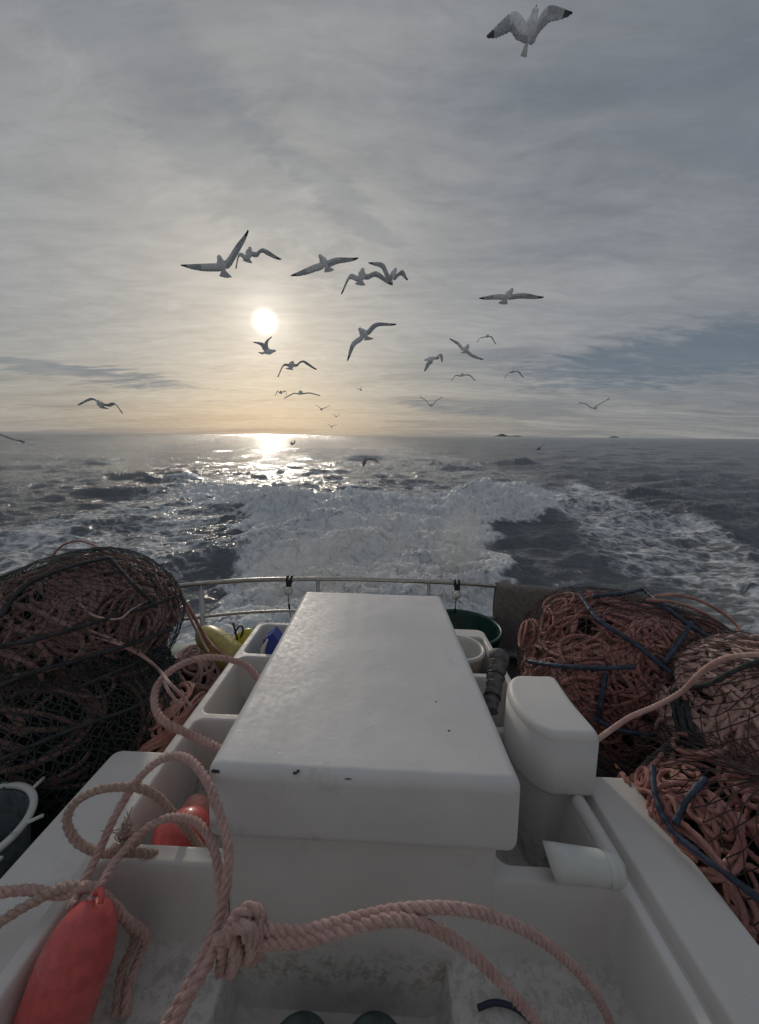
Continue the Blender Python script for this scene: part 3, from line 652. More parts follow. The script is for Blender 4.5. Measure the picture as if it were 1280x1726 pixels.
# blue scoop in the far left bin
def scoop():
    t = thing('bait_scoop', 'blue plastic scoop with pale edge lying in the far left bin', 'scoop', (-.5, 2.05, .36))
    a = pd(437, 1076, 2.08); b = pd(452, 1104, 1.96); g = G()
    P0 = pz(441, 1074, .60); base = pd(458, 1110, 1.98)
    prof = [(-.05, 0, -.10), (.06, 0, -.10), (.085, 0, 0.0), (.0, 0, .10), (-.05, 0, .06)]
    c = pd(462, 1092, 2.02); V = []
    n = len(prof)
    for dy, s in ((-.05, .92), (-.045, 1.0), (.045, 1.0), (.05, .92)):
        for (x, y, z) in prof: V.append((c[0]+x*s, c[1]+dy+z*.2, c[2]+z*s))
    f = [tuple(range(n))[::-1], tuple(range(3*n, 4*n))]
    for i in range(3):
        for j in range(n): k = (j+1) % n; f.append((i*n+j, i*n+k, (i+1)*n+k, (i+1)*n+j))
    g.add(V, f); link('blade', g, M_BLUE, t, smooth=False)
    g = G(); tube(g, [(c[0]-.045, c[1]-.055, c[2]-.09), (c[0]-.045, c[1]-.055, c[2]+.02), (c[0]-.02, c[1]-.05, c[2]+.075)], [.012, .014, .005], 8); link('pale_edge', g, M_WPL, t)
    g = G(); tube(g, catmull([(c[0]+.05, c[1], c[2]-.02), (c[0]+.12, c[1], c[2]+.0), (c[0]+.2, c[1]-.02, c[2]-.01)], .01), .014, 10); link('handle', g, M_BLUE, t)
scoop()
# padded club leaning out of the right bin
def club():
    t = thing('padded_club', 'grey tape-wrapped padded club leaning out of the right-hand bin', 'club', tuple(pd(822, 1195, 1.48)))
    a = pd(826, 1200, 1.40); b = pd(841, 1108, 1.62); P_ = resample(np.array([a, a+(b-a)*.5, b]), .006); n = len(P_); s = np.linspace(0, 1, n)
    r = .026+.012*s+.0035*np.sin(s*46)+.002*np.sin(s*97); g = G(); tube(g, P_, r, 16)
    V = g.V(); g.v = [V+.0016*RNG.normal(0, 1, V.shape)]; link('shaft', g, M_TAPE, t)
    ax = (b-a)/np.linalg.norm(b-a); g = G(); lathe(g, [(-.03, .036), (-.022, .043), (0, .046), (.012, .045), (.02, .038), (.022, .02), (.015, .008)], 24, b, b+ax); link('end_cap', g, M_TAPE, t)
    for u in (.25, .62): 
        c = a+(b-a)*u; th = np.linspace(0, 2*math.pi, 25); N = np.cross(ax, [0, 0, 1.]); N /= np.linalg.norm(N); Q = np.cross(ax, N)
        rr = .026+.012*u+.004; g = G(); tube(g, c+rr*(np.cos(th)[:, None]*N+np.sin(th)[:, None]*Q), .003, 6); link('cord', g, M_BLACKP, t)
club()
# white bottle lying across the near right bin
def bottle():
    a = pd(926, 1452, .845); b = pd(1046, 1478, .825); b[2] = a[2]+.004; ax = (b-a)/np.linalg.norm(b-a); L = np.linalg.norm(b-a)
    t = thing('cut_bottle', 'cut-open white plastic bottle lying across the near right bin', 'bottle', tuple(a))
    g = G(); r = .040
    lathe(g, [(0, r*1.0), (.02, r), (L-.02, r*.9), (L-.008, r*.86), (L, r*.7), (L+.004, r*.3)], 32, a, a+ax, cap0=False)
    V = g.V(); sel = (V-a).dot(ax) < .005; up = np.array([0, 0, 1.]); V[sel] += ax*(((V[sel]-a).dot(up))*-.35)[:, None]+ax*.0; g.v = [V]
    o = link('shell', g, M_WPL, t); mo = o.modifiers.new('s', 'SOLIDIFY'); mo.thickness = .003; mo.offset = -1
    g = G(); lathe(g, [(0, r*.935), (.012, r*.94), (.016, r*.9)], 32, a+ax*(L-.038), a+ax*L, cap0=False, cap1=False); link('shoulder_ring', g, M_WPL, t)
bottle()
# buoys
def buoy(name, label, a, b, r, mat, seam=.5, group=None, eye=True):
    a = np.array(a); b = np.array(b); L = np.linalg.norm(b-a); ax = (b-a)/L; t = thing(name, label, 'buoy', tuple(b), group); g = G()
    prof = [(0, .004)]+[(L*.42*(1-math.cos(u))/1.0*1.0 if False else L*.45*(1-math.cos(u)), r*math.sin(u)**.85) for u in np.linspace(.08, math.pi/2, 14)]
    prof += [(L*u, r*(1.0-.02*(u-.45))) for u in (.55, .65, .75)]+[(L*(.75+.25*math.sin(u)), r*math.cos(u)**.8) for u in np.linspace(.1, math.pi/2-.06, 12)]
    lathe(g, prof, 40, a, a+ax); link('float', g, mat, t)
    rs = np.interp(L*seam, [p[0] for p in prof], [p[1] for p in prof])
    g = G(); th = np.linspace(0, 2*math.pi, 49); N = np.cross(ax, [0, 0, 1.]); N /= np.linalg.norm(N); Q = np.cross(ax, N)
    tube(g, a+ax*L*seam+rs*(np.cos(th)[:, None]*N+np.sin(th)[:, None]*Q), .0016, 6); link('moulding_seam', g, mat, t)
    if eye:
        g = G(); tube(g, np.array([a-ax*.006+N*.014*math.cos(u)-ax*.014*math.sin(u) for u in np.linspace(0, math.pi, 12)]), .006, 8); link('eye', g, mat, t)
    return t
buoy('buoy', 'long red bullet-shaped buoy standing in the front left bin', pd(163, 1520, .70), pd(62, 1800, .60), .071, M_RED, .36, 'red buoys')
buoy('buoy', 'red buoy half hidden under rope in the bin behind the front left bin', pd(352, 1385, 1.02), pd(262, 1432, .97), .066, M_RED, .3, 'red buoys')
buoy('buoy', 'faded peach buoy tucked beside the chest behind the half hidden red buoy', pd(350, 1345, 1.16), pd(315, 1390, 1.10), .05, M_PEACH, .5)
buoy('buoy', 'yellow buoy with rope tied over it beside the left rail post', pd(337, 1062, 2.32), pd(408, 1122, 2.12), .088, M_YEL, .5, 'yellow buoys')
buoy('buoy', 'brighter yellow buoy wedged against the far end of the left bins', pd(428, 1062, 2.36), pd(385, 1105, 2.28), .06, m_simple('bright_yellow', (.58, .50, .05), .4, .1, 10), .5, 'yellow buoys')
# dark lids at the bottom of the pit
for (px, py, lab) in ((503, 1782, 'dark round jar lid on the left of the sunken middle well'), (632, 1782, 'dark round jar lid on the right of the sunken middle well')):
    c = pz(px, py, .36); t = thing('jar', lab, 'jar', (c[0], c[1], .25), 'dark jars in the middle well'); g = G()
    lathe(g, [(0, .064), (.03, .07), (.09, .07)], 36, (c[0], c[1], .245), (c[0], c[1], 1)); link('jar_body', g, M_BLACKP, t)
    g = G(); lathe(g, [(0, .073), (.022, .074), (.027, .070), (.022, .062), (.022, .01)], 40, (c[0], c[1], .336), (c[0], c[1], 1)); link('jar_lid', g, M_DIRTY, t)
g = G(); tube(g, catmull([pz(806, 1699, .43), pz(835, 1690, .432), pz(870, 1700, .43), pz(905, 1730, .43)], .006), .006, 8)
tag(link('hose', g, m_simple('hose_blue', (.02, .03, .06), .4)), 'thin dark blue hose lying in the dirt of the front right bin', 'hose')

# clips with glass beads on the rail
def clip(px, lab):
    p = railpt(px); t = thing('rail_clip', lab, 'clip', tuple(p), 'clips hanging on the stern rail'); T = np.array([1, 0, 0])
    g = G(); 
    for dx in (-.014, .016):
        th = np.linspace(0, 2*math.pi, 20); tube(g, np.c_[np.full(20, p[0]+dx), p[1]+.023*np.cos(th), p[2]+.023*np.sin(th)], .008, 7)
    rbox(g, (p[0]-.02, p[1]-.034, p[2]-.05), (p[0]+.022, p[1]-.016, p[2]-.005), .006, 3, 2); link('strap', g, M_BLACKP, t)
    g = G(); th = np.linspace(0, 2*math.pi, 28); tube(g, np.c_[p[0]-.002+.031*np.cos(th), np.full(28, p[1]-.03), p[2]-.078+.036*np.sin(th)], .0035, 8); link('ring', g, M_STEEL, t)
    g = G(); lathe(g, [(0, .003), (.006, .016), (.018, .025), (.03, .027), (.042, .023), (.05, .012), (.053, .003)], 24, (p[0]+.004, p[1]-.065, p[2]-.082), (p[0]+.004, p[1], p[2]-.08)); link('bead', g, M_GLASS, t)
    g = G(); tube(g, catmull([(p[0]-.004, p[1]-.03, p[2]-.11), (p[0]-.002, p[1]-.02, p[2]-.17), (p[0], p[1]-.0, p[2]-.25), (p[0]+.003, p[1]+.012, p[2]-.30)], .01), .0035, 6)
    tube(g, catmull([(p[0]-.002, p[1]-.014, p[2]-.19), (p[0], p[1]-.004, p[2]-.23)], .005), .008, 6); link('cord', g, M_BLACKP, t)
clip(489, 'black strap clip with a glass bead hanging left of the lid'); clip(767, 'black strap clip with a glass bead hanging right of the lid')

# carpet hung over the rail
def carpet():
    p0 = railpt(836); xs = np.linspace(p0[0], 1.72, 60); q = R3[keep]; g = G(); m_ = 44
    q = q[q[:, 1] > 1.9]; q = q[np.argsort(q[:, 0])]
    X = np.zeros((60, m_)); Y = X.copy(); Z = X.copy()
    for i, x in enumerate(xs):
        y = np.interp(x, q[:, 0], q[:, 1])
        for j in range(m_):
            s = j/(m_-1); u = (s-.42)*1.35
            if abs(u) < .05: a = u/.05*math.pi/2; yy = y+.026*math.sin(a); zz = RZ+.026*math.cos(a)
            elif u < 0: yy = y-.026; zz = RZ+(u+.05)*1.05
            else: yy = y+.026; zz = RZ-(u-.05)*1.05
            k = min(1, max(0, (RZ-zz)/.3)); X[i, j] = x+.010*math.sin(zz*9)*k+(.03*k*(1-i/59)*math.sin(zz*5)); Y[i, j] = yy+k*(.008*math.sin(x*7+zz*3)+.003*math.sin(x*23))*(1 if u > 0 else 1); Z[i, j] = zz+.004*math.sin(x*17)
    V, f = gridmesh(X, Y, Z); g.add(V, [tuple(map(int, k_)) for k_ in f]); t = tag(link('carpet', g, M_MAT), 'dark grey-brown carpet hung over the stern rail behind the rope pots', 'carpet')
    mo = t.modifiers.new('s', 'SOLIDIFY'); mo.thickness = .009; mo.offset = 0
    # pale bound edge
    g = G(); P_ = np.stack([X[0, :], Y[0, :], Z[0, :]], 1); tube(g, P_+np.array([-.003, 0, 0]), .0055, 6)
    P_ = np.stack([X[:, 18], Y[:, 18], Z[:, 18]+.0], 1); fuzz(g, P_, .012, 700, .012, .0006); link('bound_edge', g, m_simple('binding', (.22, .2, .185), .9), t)
carpet()

# ------------------------------------------------------------------ pots, netting and rope coils
class Ell:
    def __init__(s, c, r, rot=(0, 0, 0), p=2.0):
        s.c = np.array(c, float); s.r = np.array(r, float)
        from mathutils import Euler
        s.R = np.array(Euler([rad(a) for a in rot]).to_matrix()); s.p = p
    def pt(s, d, k=1.0):
        """d: unit directions (n,3) in local axes -> points"""
        d = np.atleast_2d(d); q = (np.abs(d)**s.p).sum(1)**(1/s.p); d = d/q[:, None]
        bump = 1+.035*np.sin(d[:, 0]*5+s.c[0]*7)*np.cos(d[:, 1]*4+d[:, 2]*3)
        return s.c+((d*s.r*(np.asarray(k)*bump)[:, None]) @ s.R.T)
    def hit(s, px, py, k=1.0):
        o = np.array([0, 0, HB]); d = ray(px, py); best = None
        ts = np.linspace(.5, 5, 2400); P_ = o+ts[:, None]*d; q = (P_-s.c) @ s.R/(s.r*k); v = (np.abs(q)**s.p).sum(1)
        i = np.where(v < 1)[0]
        if len(i): return P_[i[0]]
        return P_[np.argmin(v)]
def coil(E, total, rr, seed, shell=(.86, .985), loop=(.18, .42), step=.014, seg=(1.2, 3.2), sides=6, core=True, bias=None, g=None, lay=(.05, 2, .20)):
    rng = np.random.default_rng(seed); g = g or G(); made = 0
    if bias is None: bias = (np.array([0, 0, HB+.3])-E.c) @ E.R; bias = bias/np.linalg.norm(bias)*1.1
    while made < total:
        # drifting centre with loops
        n = int(rng.uniform(*seg)/step); t = np.arange(n)*step; R_ = E.r.mean()
        c0 = rng.normal(0, 1, 3); 
        if bias is not None: c0 = c0+np.array(bias)
        c0 /= np.linalg.norm(c0); c1 = c0+rng.normal(0, .35, 3); c1 /= np.linalg.norm(c1)
        a = rng.uniform(*loop); e1 = np.cross(c0, rng.normal(0, 1, 3)); e1 /= np.linalg.norm(e1); e2 = np.cross(c0, e1)
        ecc = rng.uniform(.35, 1.0); w_ = 1/(R_*a*(.6+.4*ecc)); u = np.linspace(0, 1, n)[:, None]
        am = a*(1+.25*np.sin(t*1.3+rng.uniform(0, 6)))[:, None]
        d = c0*(1-u)+c1*u+am*(np.cos(t*w_)[:, None]*e1+ecc*np.sin(t*w_)[:, None]*e2)
        d += .07*np.stack([np.sin(t*9+rng.uniform(0, 6)), np.sin(t*7+rng.uniform(0, 6)), np.sin(t*8+rng.uniform(0, 6))], 1)
        d /= np.linalg.norm(d, axis=1)[:, None]; k = rng.uniform(*shell)+.02*np.sin(t*6+rng.uniform(0, 6))
        P_ = E.pt(d, k); tube(g, P_, rr*rng.uniform(.85, 1.1), sides, twist=lay[0], lobes=lay[1], depth=lay[2]); made += n*step*R_*a*1.0*w_ if False else n*step
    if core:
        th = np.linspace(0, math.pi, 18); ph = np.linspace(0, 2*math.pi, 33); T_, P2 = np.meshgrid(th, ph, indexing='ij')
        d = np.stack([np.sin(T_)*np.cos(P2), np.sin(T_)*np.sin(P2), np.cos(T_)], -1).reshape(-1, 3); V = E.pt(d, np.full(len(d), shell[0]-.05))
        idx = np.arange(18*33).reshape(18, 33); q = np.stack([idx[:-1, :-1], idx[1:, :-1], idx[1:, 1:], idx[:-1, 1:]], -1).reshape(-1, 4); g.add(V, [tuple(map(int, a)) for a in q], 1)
    return g
def netting(E, nu, nv, r=.0016, k=1.02, zlo=-.86, zhi=1.0, seed=1, axis=2, jit=.012, sides=3, cover=None):
    """diamond mesh knotted over the bulging load"""
    g = G(); rng = np.random.default_rng(seed)
    def node(i, j):
        v = zlo+(zhi-zlo)*j/nv; u = (i+(.5 if j % 2 else 0))/nu*2*math.pi; c = math.sqrt(max(0, 1-v*v)); d = [c*math.cos(u), c*math.sin(u), v]
        return d[-axis+2:]+d[:-axis+2] if axis != 2 else d
    P_ = {}
    D_ = []; keys = []
    for j in range(nv+1):
        for i in range(nu): D_.append(node(i, j)); keys.append((i, j))
    D_ = np.array(D_)+rng.normal(0, jit, (len(D_), 3)); D_ /= np.linalg.norm(D_, axis=1)[:, None]
    kk = k+rng.normal(0, .008, len(D_)); V = E.pt(D_, kk)
    for a, q in zip(keys, V): P_[a] = q
    for j in range(nv):
        for i in range(nu):
            a = P_[(i, j)]; o = 1 if j % 2 else 0
            for b in (P_[((i+o) % nu, j+1)], P_[((i+o-1) % nu, j+1)]):
                m_ = (a+b)/2; m_ = m_-(m_-E.c)*.006
                if cover is not None and not cover(m_): continue
                tube(g, [a, m_, b], r, sides, cap=False)
    return g
def bars(g, E, lines, r, k=1.05, wrap=True):
    for ln in lines:
        P_ = catmull([E.hit(px, py, k) for px, py in ln], .008); n = len(P_); s = np.arange(n)*.008
        rr = r*(1+.13*np.sin(s*230+3*np.sin(s*31))+.09*np.sin(s*61)+.07*RNG.normal(0, 1, n)) if wrap else np.full(n, r); tube(g, P_, rr, 9)
def pot(label, E, nu, nv, lines, rbar, mat_frame, mat_net, netr=.0016, group='rope-filled pots', k=1.03, seed=1, axis=2, extra=None, hoops=(), **kw):
    t = thing('trap', label, 'trap', (E.c[0], E.c[1], max(0.0, E.c[2]-E.r[2])), group)
    g = G(); bars(g, E, lines, rbar, k+.025)
    for (z, kk) in hoops:
        th = np.linspace(0, 2*math.pi, 60); c = math.sqrt(1-z*z); d = np.stack([c*np.cos(th), c*np.sin(th), np.full(60, z)], 1); tube(g, E.pt(d, np.full(60, kk)), rbar, 9)
    link('frame', g, mat_frame, t)
    link('netting', netting(E, nu, nv, netr, k, seed=seed, axis=axis, **kw), mat_net, t)
    return t
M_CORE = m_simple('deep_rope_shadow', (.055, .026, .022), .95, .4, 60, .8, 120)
M_CORED = m_simple('deep_net_shadow', (.02, .022, .022), .95, .4, 60, .8, 120)  # both cores: dark inner shells painted as the shade in gaps between ropes

# right rear pot
c = pd(1072, 1150, 1.72); E1 = Ell(c, (.54, .40, .40), (0, 14, -12), 2.3)
pot('large netted trap with two blue-grey frame bars, packed with red rope, at the right rear', E1, 66, 30,
    [[(978, 1003), (1010, 1045), (1070, 1085), (1120, 1125), (1158, 1155)], [(1082, 990), (1130, 1030), (1180, 1065), (1240, 1098)],
     [(892, 1115), (940, 1122), (1010, 1126), (1070, 1124)], [(1165, 1050), (1140, 1090), (1118, 1118)], [(1022, 1135), (1014, 1180), (1008, 1215)],
     [(1000, 1210), (1050, 1232), (1125, 1240)], [(1000, 1005), (1050, 1000), (1085, 992)]], .0100, M_FRAME, M_NETR, .0017, seed=3)
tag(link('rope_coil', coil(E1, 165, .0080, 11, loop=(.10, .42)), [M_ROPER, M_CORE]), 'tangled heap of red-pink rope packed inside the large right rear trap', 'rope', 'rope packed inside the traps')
# small bag of looped line at the left shoulder of that pot
c = pd(928, 1085, 1.86); E1b = Ell(c, (.17, .15, .15), (0, 30, 0), 2)
tag(link('rope_coil', coil(E1b, 20, .008, 14, shell=(.7, 1.0), loop=(.5, .9)), [M_ROPER, M_CORE]), 'small bundle of looped red line at the left shoulder of the right rear trap', 'rope', 'rope packed inside the traps')
# right near upper pot
c = pd(1300, 1235, 1.27); E2 = Ell(c, (.36, .38, .29), (10, -14, 20), 2.2)
pot('netted trap with a thick dark rim and pale sunlit rope at the right edge', E2, 44, 22,
    [[(1140, 1160), (1150, 1215), (1185, 1270), (1230, 1315), (1290, 1365)], [(1150, 1190), (1160, 1240), (1200, 1290), (1285, 1350)], [(1148, 1160), (1190, 1155), (1240, 1130), (1290, 1110)], [(1133, 1165), (1142, 1222), (1175, 1280), (1222, 1328), (1285, 1378)], [(1156, 1180), (1170, 1235), (1210, 1285), (1262, 1325), (1292, 1342)], [(1143, 1190), (1156, 1228), (1190, 1262), (1220, 1300), (1290, 1372)]], .0085, M_FRAMED, M_NETR, .0019, k=1.03, seed=5)
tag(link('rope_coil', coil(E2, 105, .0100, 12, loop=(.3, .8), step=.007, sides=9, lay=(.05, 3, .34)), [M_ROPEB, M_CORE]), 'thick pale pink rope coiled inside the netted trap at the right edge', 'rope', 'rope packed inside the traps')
# right lower pot
c = pd(1275, 1420, 1.00); E3 = Ell(c, (.33, .34, .24), (4, -6, 12), 2.2)
pot('lower right trap with a curved blue hoop, below the pale rope trap', E3, 40, 20,
    [[(1100, 1290), (1105, 1340), (1130, 1395), (1180, 1440), (1240, 1485), (1300, 1530)], [(1138, 1388), (1160, 1345), (1190, 1312)]], .0085, M_FRAME, M_NETR, .0018, k=1.03, seed=6, cover=lambda p: p[0] > .905)
tag(link('rope_coil', coil(E3, 75, .0078, 13, loop=(.08, .45), shell=(.70, .98), seg=(.5, 1.5), step=.007, sides=9, lay=(.042, 3, .34)), [M_ROPER, M_CORED]), 'loose loops of pink rope inside the lower right trap', 'rope', 'rope packed inside the traps')
# left upper pot
c = pd(118, 1066, 1.74); E4 = Ell(c, (.49, .46, .37), (0, -17, 10), 2.0)
pot('large dark-netted trap with long grey bars, heaped on top at the left', E4, 84, 36,
    [[(-10, 1092), (70, 1075), (150, 1052), (240, 1025), (300, 1004)], [(-10, 1160), (60, 1132), (140, 1110), (230, 1082), (292, 1060)], [(0, 1040), (40, 990), (110, 958), (185, 940)], [(185, 940), (225, 985), (262, 1020)]], .0085, M_FRAMED, M_NETD, .0017, seed=8)
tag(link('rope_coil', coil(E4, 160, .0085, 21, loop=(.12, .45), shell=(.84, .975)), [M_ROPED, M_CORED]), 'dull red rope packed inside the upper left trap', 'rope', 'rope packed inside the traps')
# left lower pot
c = pd(48, 1225, 1.55); E5 = Ell(c, (.60, .43, .46), (0, -6, 6), 2.3)
pot('lower left trap wrapped in dense dark green netting against the left bins', E5, 130, 60,
    [[(130, 1160), (200, 1130), (280, 1096)], [(0, 1280), (120, 1230), (230, 1190), (290, 1150)]], .0075, M_FRAMED, M_NETD, .0026, seed=9, cover=lambda p: not (p[0] > -.80 or (p[0] > -.99 and p[1] < 1.29)))
tag(link('rope_coil', coil(E5, 26, .0095, 22, loop=(.2, .6), shell=(.84, .97)), [M_ROPED, M_CORED]), 'dark rope inside the lower left trap', 'rope', 'rope packed inside the traps')

# ------------------------------------------------------------------ loose ropes
def rp(L): return [p[2].hit(p[0], p[1], p[3]) if isinstance(p[2], Ell) else pd(*p) for p in L]
def rope(pts, r, mat, label, pitch=None, fz=900, fl=.008, step=.004, name='rope', extra=None):
    g = strand_rope(pts, r, pitch or r*5.2, step, fz, fl)
    if extra:
        for e in extra:
            g2 = strand_rope(e, r, pitch or r*5.2, step, fz, fl); g.add(g2.V(), g2.f)
    return tag(link(name, g, mat), label, 'rope', 'loose pink ropes')
rope(rp([(452, 1215, 1.36), (446, 1165, 1.42), (425, 1130, 1.50), (396, 1114, 1.52), (350, 1108, 1.50), (302, 1122, 1.44), (268, 1152, 1.34), (261, 1188, 1.26), (280, 1218, 1.20), (325, 1240, 1.20), (375, 1265, 1.13), (410, 1300, 1.08)]), .0125, M_ROPEN,
     'fuzzy backlit pink rope looping out over the left bins beside the lid', fz=3600, fl=.009)
rope(rp([(120, 1530, .70), (135, 1500, .74), (165, 1440, .80), (200, 1365, .86), (238, 1308, .89), (275, 1279, .89), (312, 1276, .86), (345, 1310, .80), (370, 1370, .74), (385, 1430, .70), (382, 1490, .66), (370, 1548, .63), (342, 1615, .58), (292, 1706, .53), (240, 1790, .49)]), .0098, M_ROPEN,
     'tall arch of pink rope rising from the red buoy in the front left bin', fz=1300)
rope(rp([(150, 1525, .70), (172, 1490, .74), (200, 1445, .80), (240, 1402, .84), (283, 1379, .85), (325, 1382, .82), (352, 1410, .78), (366, 1450, .74), (372, 1500, .70), (378, 1550, .66), (400, 1570, .63)]), .0098, M_ROPEN,
     'lower pink rope arch crossing in front of the half hidden red buoy', fz=1300)
rope(rp([(362, 1468, .95), (345, 1440, .95), (318, 1402, .93), (292, 1372, .90), (262, 1340, .89), (225, 1327, .88), (170, 1330, .88), (128, 1352, .87), (113, 1385, .86), (132, 1420, .85), (172, 1437, .84), (215, 1437, .84), (262, 1440, .87), (300, 1449, .90)]), .0105, M_ROPEC,
     'pale rope loop lying over the left rim and side shelf', fz=1300)
rope(rp([(-40, 1502, .72), (0, 1504, .73), (50, 1500, .745), (105, 1508, .74), (150, 1494, .735), (178, 1512, .735), (215, 1552, .75), (246, 1578, .765), (236, 1612, .76), (218, 1660, .73), (212, 1712, .70)]), .0105, M_ROPEN,
     'pink rope entering at the left edge and hanging down the front left bin', fz=1100)
rope(rp([(-40, 1590, .69), (0, 1555, .71), (60, 1518, .73), (110, 1496, .74), (160, 1499, .742), (190, 1530, .755), (228, 1575, .77), (205, 1640, .74), (196, 1712, .70)]), .0105, M_ROPEC,
     'second rope from the left edge crossing below the upper one', fz=1100)
# the frayed whipping
g = G(); c0 = pd(212, 1420, .845)
for k in range(34):
    a = RNG.uniform(0, 2*math.pi); L = RNG.uniform(.025, .055); d = np.array([math.cos(a)*.5, RNG.normal(0, .3), .7+.3*abs(math.sin(a))])
    P_ = catmull([c0+RNG.normal(0, .006, 3), c0+d*L*.5+RNG.normal(0, .006, 3), c0+d*L+RNG.normal(0, .014, 3)], .004); tube(g, P_, .0013, 4)
tube(g, catmull([c0+(-.03, 0, -.012), c0+(-.008, -.018, 0), c0+(.014, .01, .004), c0+(.03, 0, -.01)], .004), .009, 10, twist=.04)
tag(link('rope_knot', g, M_ROPEC), 'frayed pale rope end with splayed strands on the left rim', 'knot')
# foreground ropes with big knot
rope(rp([(392, 1556, .60), (430, 1562, .58), (500, 1571, .57), (600, 1548, .57), (680, 1533, .575), (760, 1531, .58), (840, 1548, .60), (920, 1590, .63), (985, 1650, .66), (1025, 1715, .68), (1040, 1780, .69)]), .0100, M_ROPEN,
     'pink rope stretched across the front and dropping into the front right bin', fz=900)
rope(rp([(395, 1580, .59), (440, 1590, .565), (520, 1584, .56), (600, 1562, .56), (670, 1550, .56), (730, 1565, .56), (790, 1604, .57), (850, 1662, .58), (905, 1725, .59), (940, 1790, .60)]), .0100, M_ROPEN,
     'pink rope stretched below the first one towards the bottom edge', fz=900)
def bigknot():
    c = pd(408, 1568, .60); g = G()
    def lp(L): return strand_rope([pd(*p) for p in L], .0105, .055, .004, 1100, .008)
    for L in ([(372, 1640, .585), (378, 1590, .575), (395, 1552, .57), (418, 1532, .575), (440, 1545, .585), (438, 1580, .59), (420, 1610, .585)],
              [(360, 1600, .60), (385, 1570, .57), (412, 1562, .555), (438, 1588, .565), (430, 1615, .58)],
              [(398, 1540, .60), (390, 1575, .56), (400, 1610, .56), (388, 1640, .58)],
              [(425, 1528, .605), (412, 1560, .56), (425, 1598, .56), (412, 1620, .58)],
              [(440, 1530, .60), (434, 1560, .57), (442, 1585, .575)],
              [(372, 1575, .60), (350, 1625, .565), (318, 1680, .53), (280, 1760, .50)]):
        g2 = lp(L); g.add(g2.V(), g2.f)
    tag(link('rope_knot', g, M_ROPEN), 'bulky pink rope knot in front of the lower left of the chest', 'knot')
bigknot()
# taut line between the moulded post and the right near pot
g = G(); P_ = catmull(rp([(995, 1252, 1.12), (1012, 1243, 1.14), (1060, 1210, 1.2), (1110, 1188, 1.22), (1150, 1165, 1.2), (1180, 1135, 1.16), (1215, 1112, 1.12), (1260, 1104, 1.08), (1300, 1104, 1.05)]), .003); tube(g, P_, .0085, 10, twist=.04, lobes=3); fuzz(g, P_, .0085, 500, .004)
tag(link('rope', g, M_ROPEB), 'single taut pink rope running from the moulded post up to the right edge', 'rope', 'loose pink ropes')
for a, lab in (((0, 0), 'grey-green rope between the right shelf and the pots, upper of two'), ((6, 8), 'grey-green rope between the right shelf and the pots, lower of two')):
    g = G(); P_ = catmull(rp([(1060+a[0], 1318+a[1], 1.22), (1085+a[0], 1290+a[1], 1.2), (1110+a[0], 1268+a[1], 1.2), (1140+a[0], 1245+a[1], 1.22)]), .004); tube(g, P_, .008, 9, twist=.04); tag(link('rope', g, M_ROPEG), lab, 'rope', 'grey-green ropes')
# lines over the pots' tops
def plain(L, r, mat, label, name='rope', grp=None, tw=.045):
    g = G(); P_ = catmull(rp(L), .006); tube(g, P_, r, 8, twist=tw); return tag(link(name, g, mat), label, 'rope', grp)
plain([(75, 985, 1.95), (85, 945, 2.0), (105, 920, 2.0), (135, 912, 2.0), (165, 922, 1.98), (185, 936, 1.95)], .006, M_ROPER, 'thin red line arching up above the upper left trap against the sea')
plain([(70, 980, 1.8), (120, 948, 1.85), (180, 933, 1.88), (240, 950, 1.9), (285, 975, 1.95), (300, 995, 2.0), (322, 1030, 2.1), (342, 1066, 2.2), (365, 1095, 2.05), (392, 1112, 1.98)], .010, M_ROPER, 'red rope draped along the crest of the left trap down to the yellow buoy')
plain([(240, 950, 1.9), (270, 965, 1.95), (296, 985, 2.0), (318, 1035, 2.08), (336, 1072, 2.12), (352, 1100, 2.0)], .008, M_ROPEN, 'pink line beside the crest rope, dropping past the rail post')
plain([(150, 1062, E4, .95), (195, 1080, E4, 1.04), (235, 1100, E5, 1.07), (268, 1128, E5, 1.10), (285, 1150, 1.2), (305, 1170, 1.3), (322, 1190, 1.35)], .0055, M_ROPEN, 'knotted pink line hanging in front of the dark left netting')
plain([(155, 1072, E4, .95), (200, 1086, E4, 1.05), (240, 1107, E5, 1.06), (270, 1132, E5, 1.09), (282, 1160, 1.2), (300, 1185, 1.3)], .0055, M_ROPEN, 'second pink line twisted with the knotted one before the dark netting')
plain([(135, 1018, E4, .96), (160, 1038, E4, 1.05), (200, 1043, E4, 1.06), (222, 1028, E4, 1.06), (262, 1005, E4, .98)], .0045, M_ROPEN, 'pale line looped across the upper left trap')
for k, (dx, dy, lab) in enumerate(((0, 0, 'outermost'), (-12, 12, 'second'), (-22, 26, 'third'), (-36, 34, 'innermost'))):
    plain([(1105+dx, 1004+dy*.6, 1.65), (1150+dx, 1004+dy, 1.7), (1200+dx, 1022+dy, 1.72), (1240+dx, 1052+dy, 1.70), (1250+dx, 1085+dy, 1.62)], .0078, M_ROPER, lab+' of four red rope arcs over the top right of the right rear trap')
plain([(1120, 1500, .9), (1255, 1560, .86), (1300, 1575, .85)], .010, M_ROPEN, 'pink rope end low at the right edge below the blue hoop')
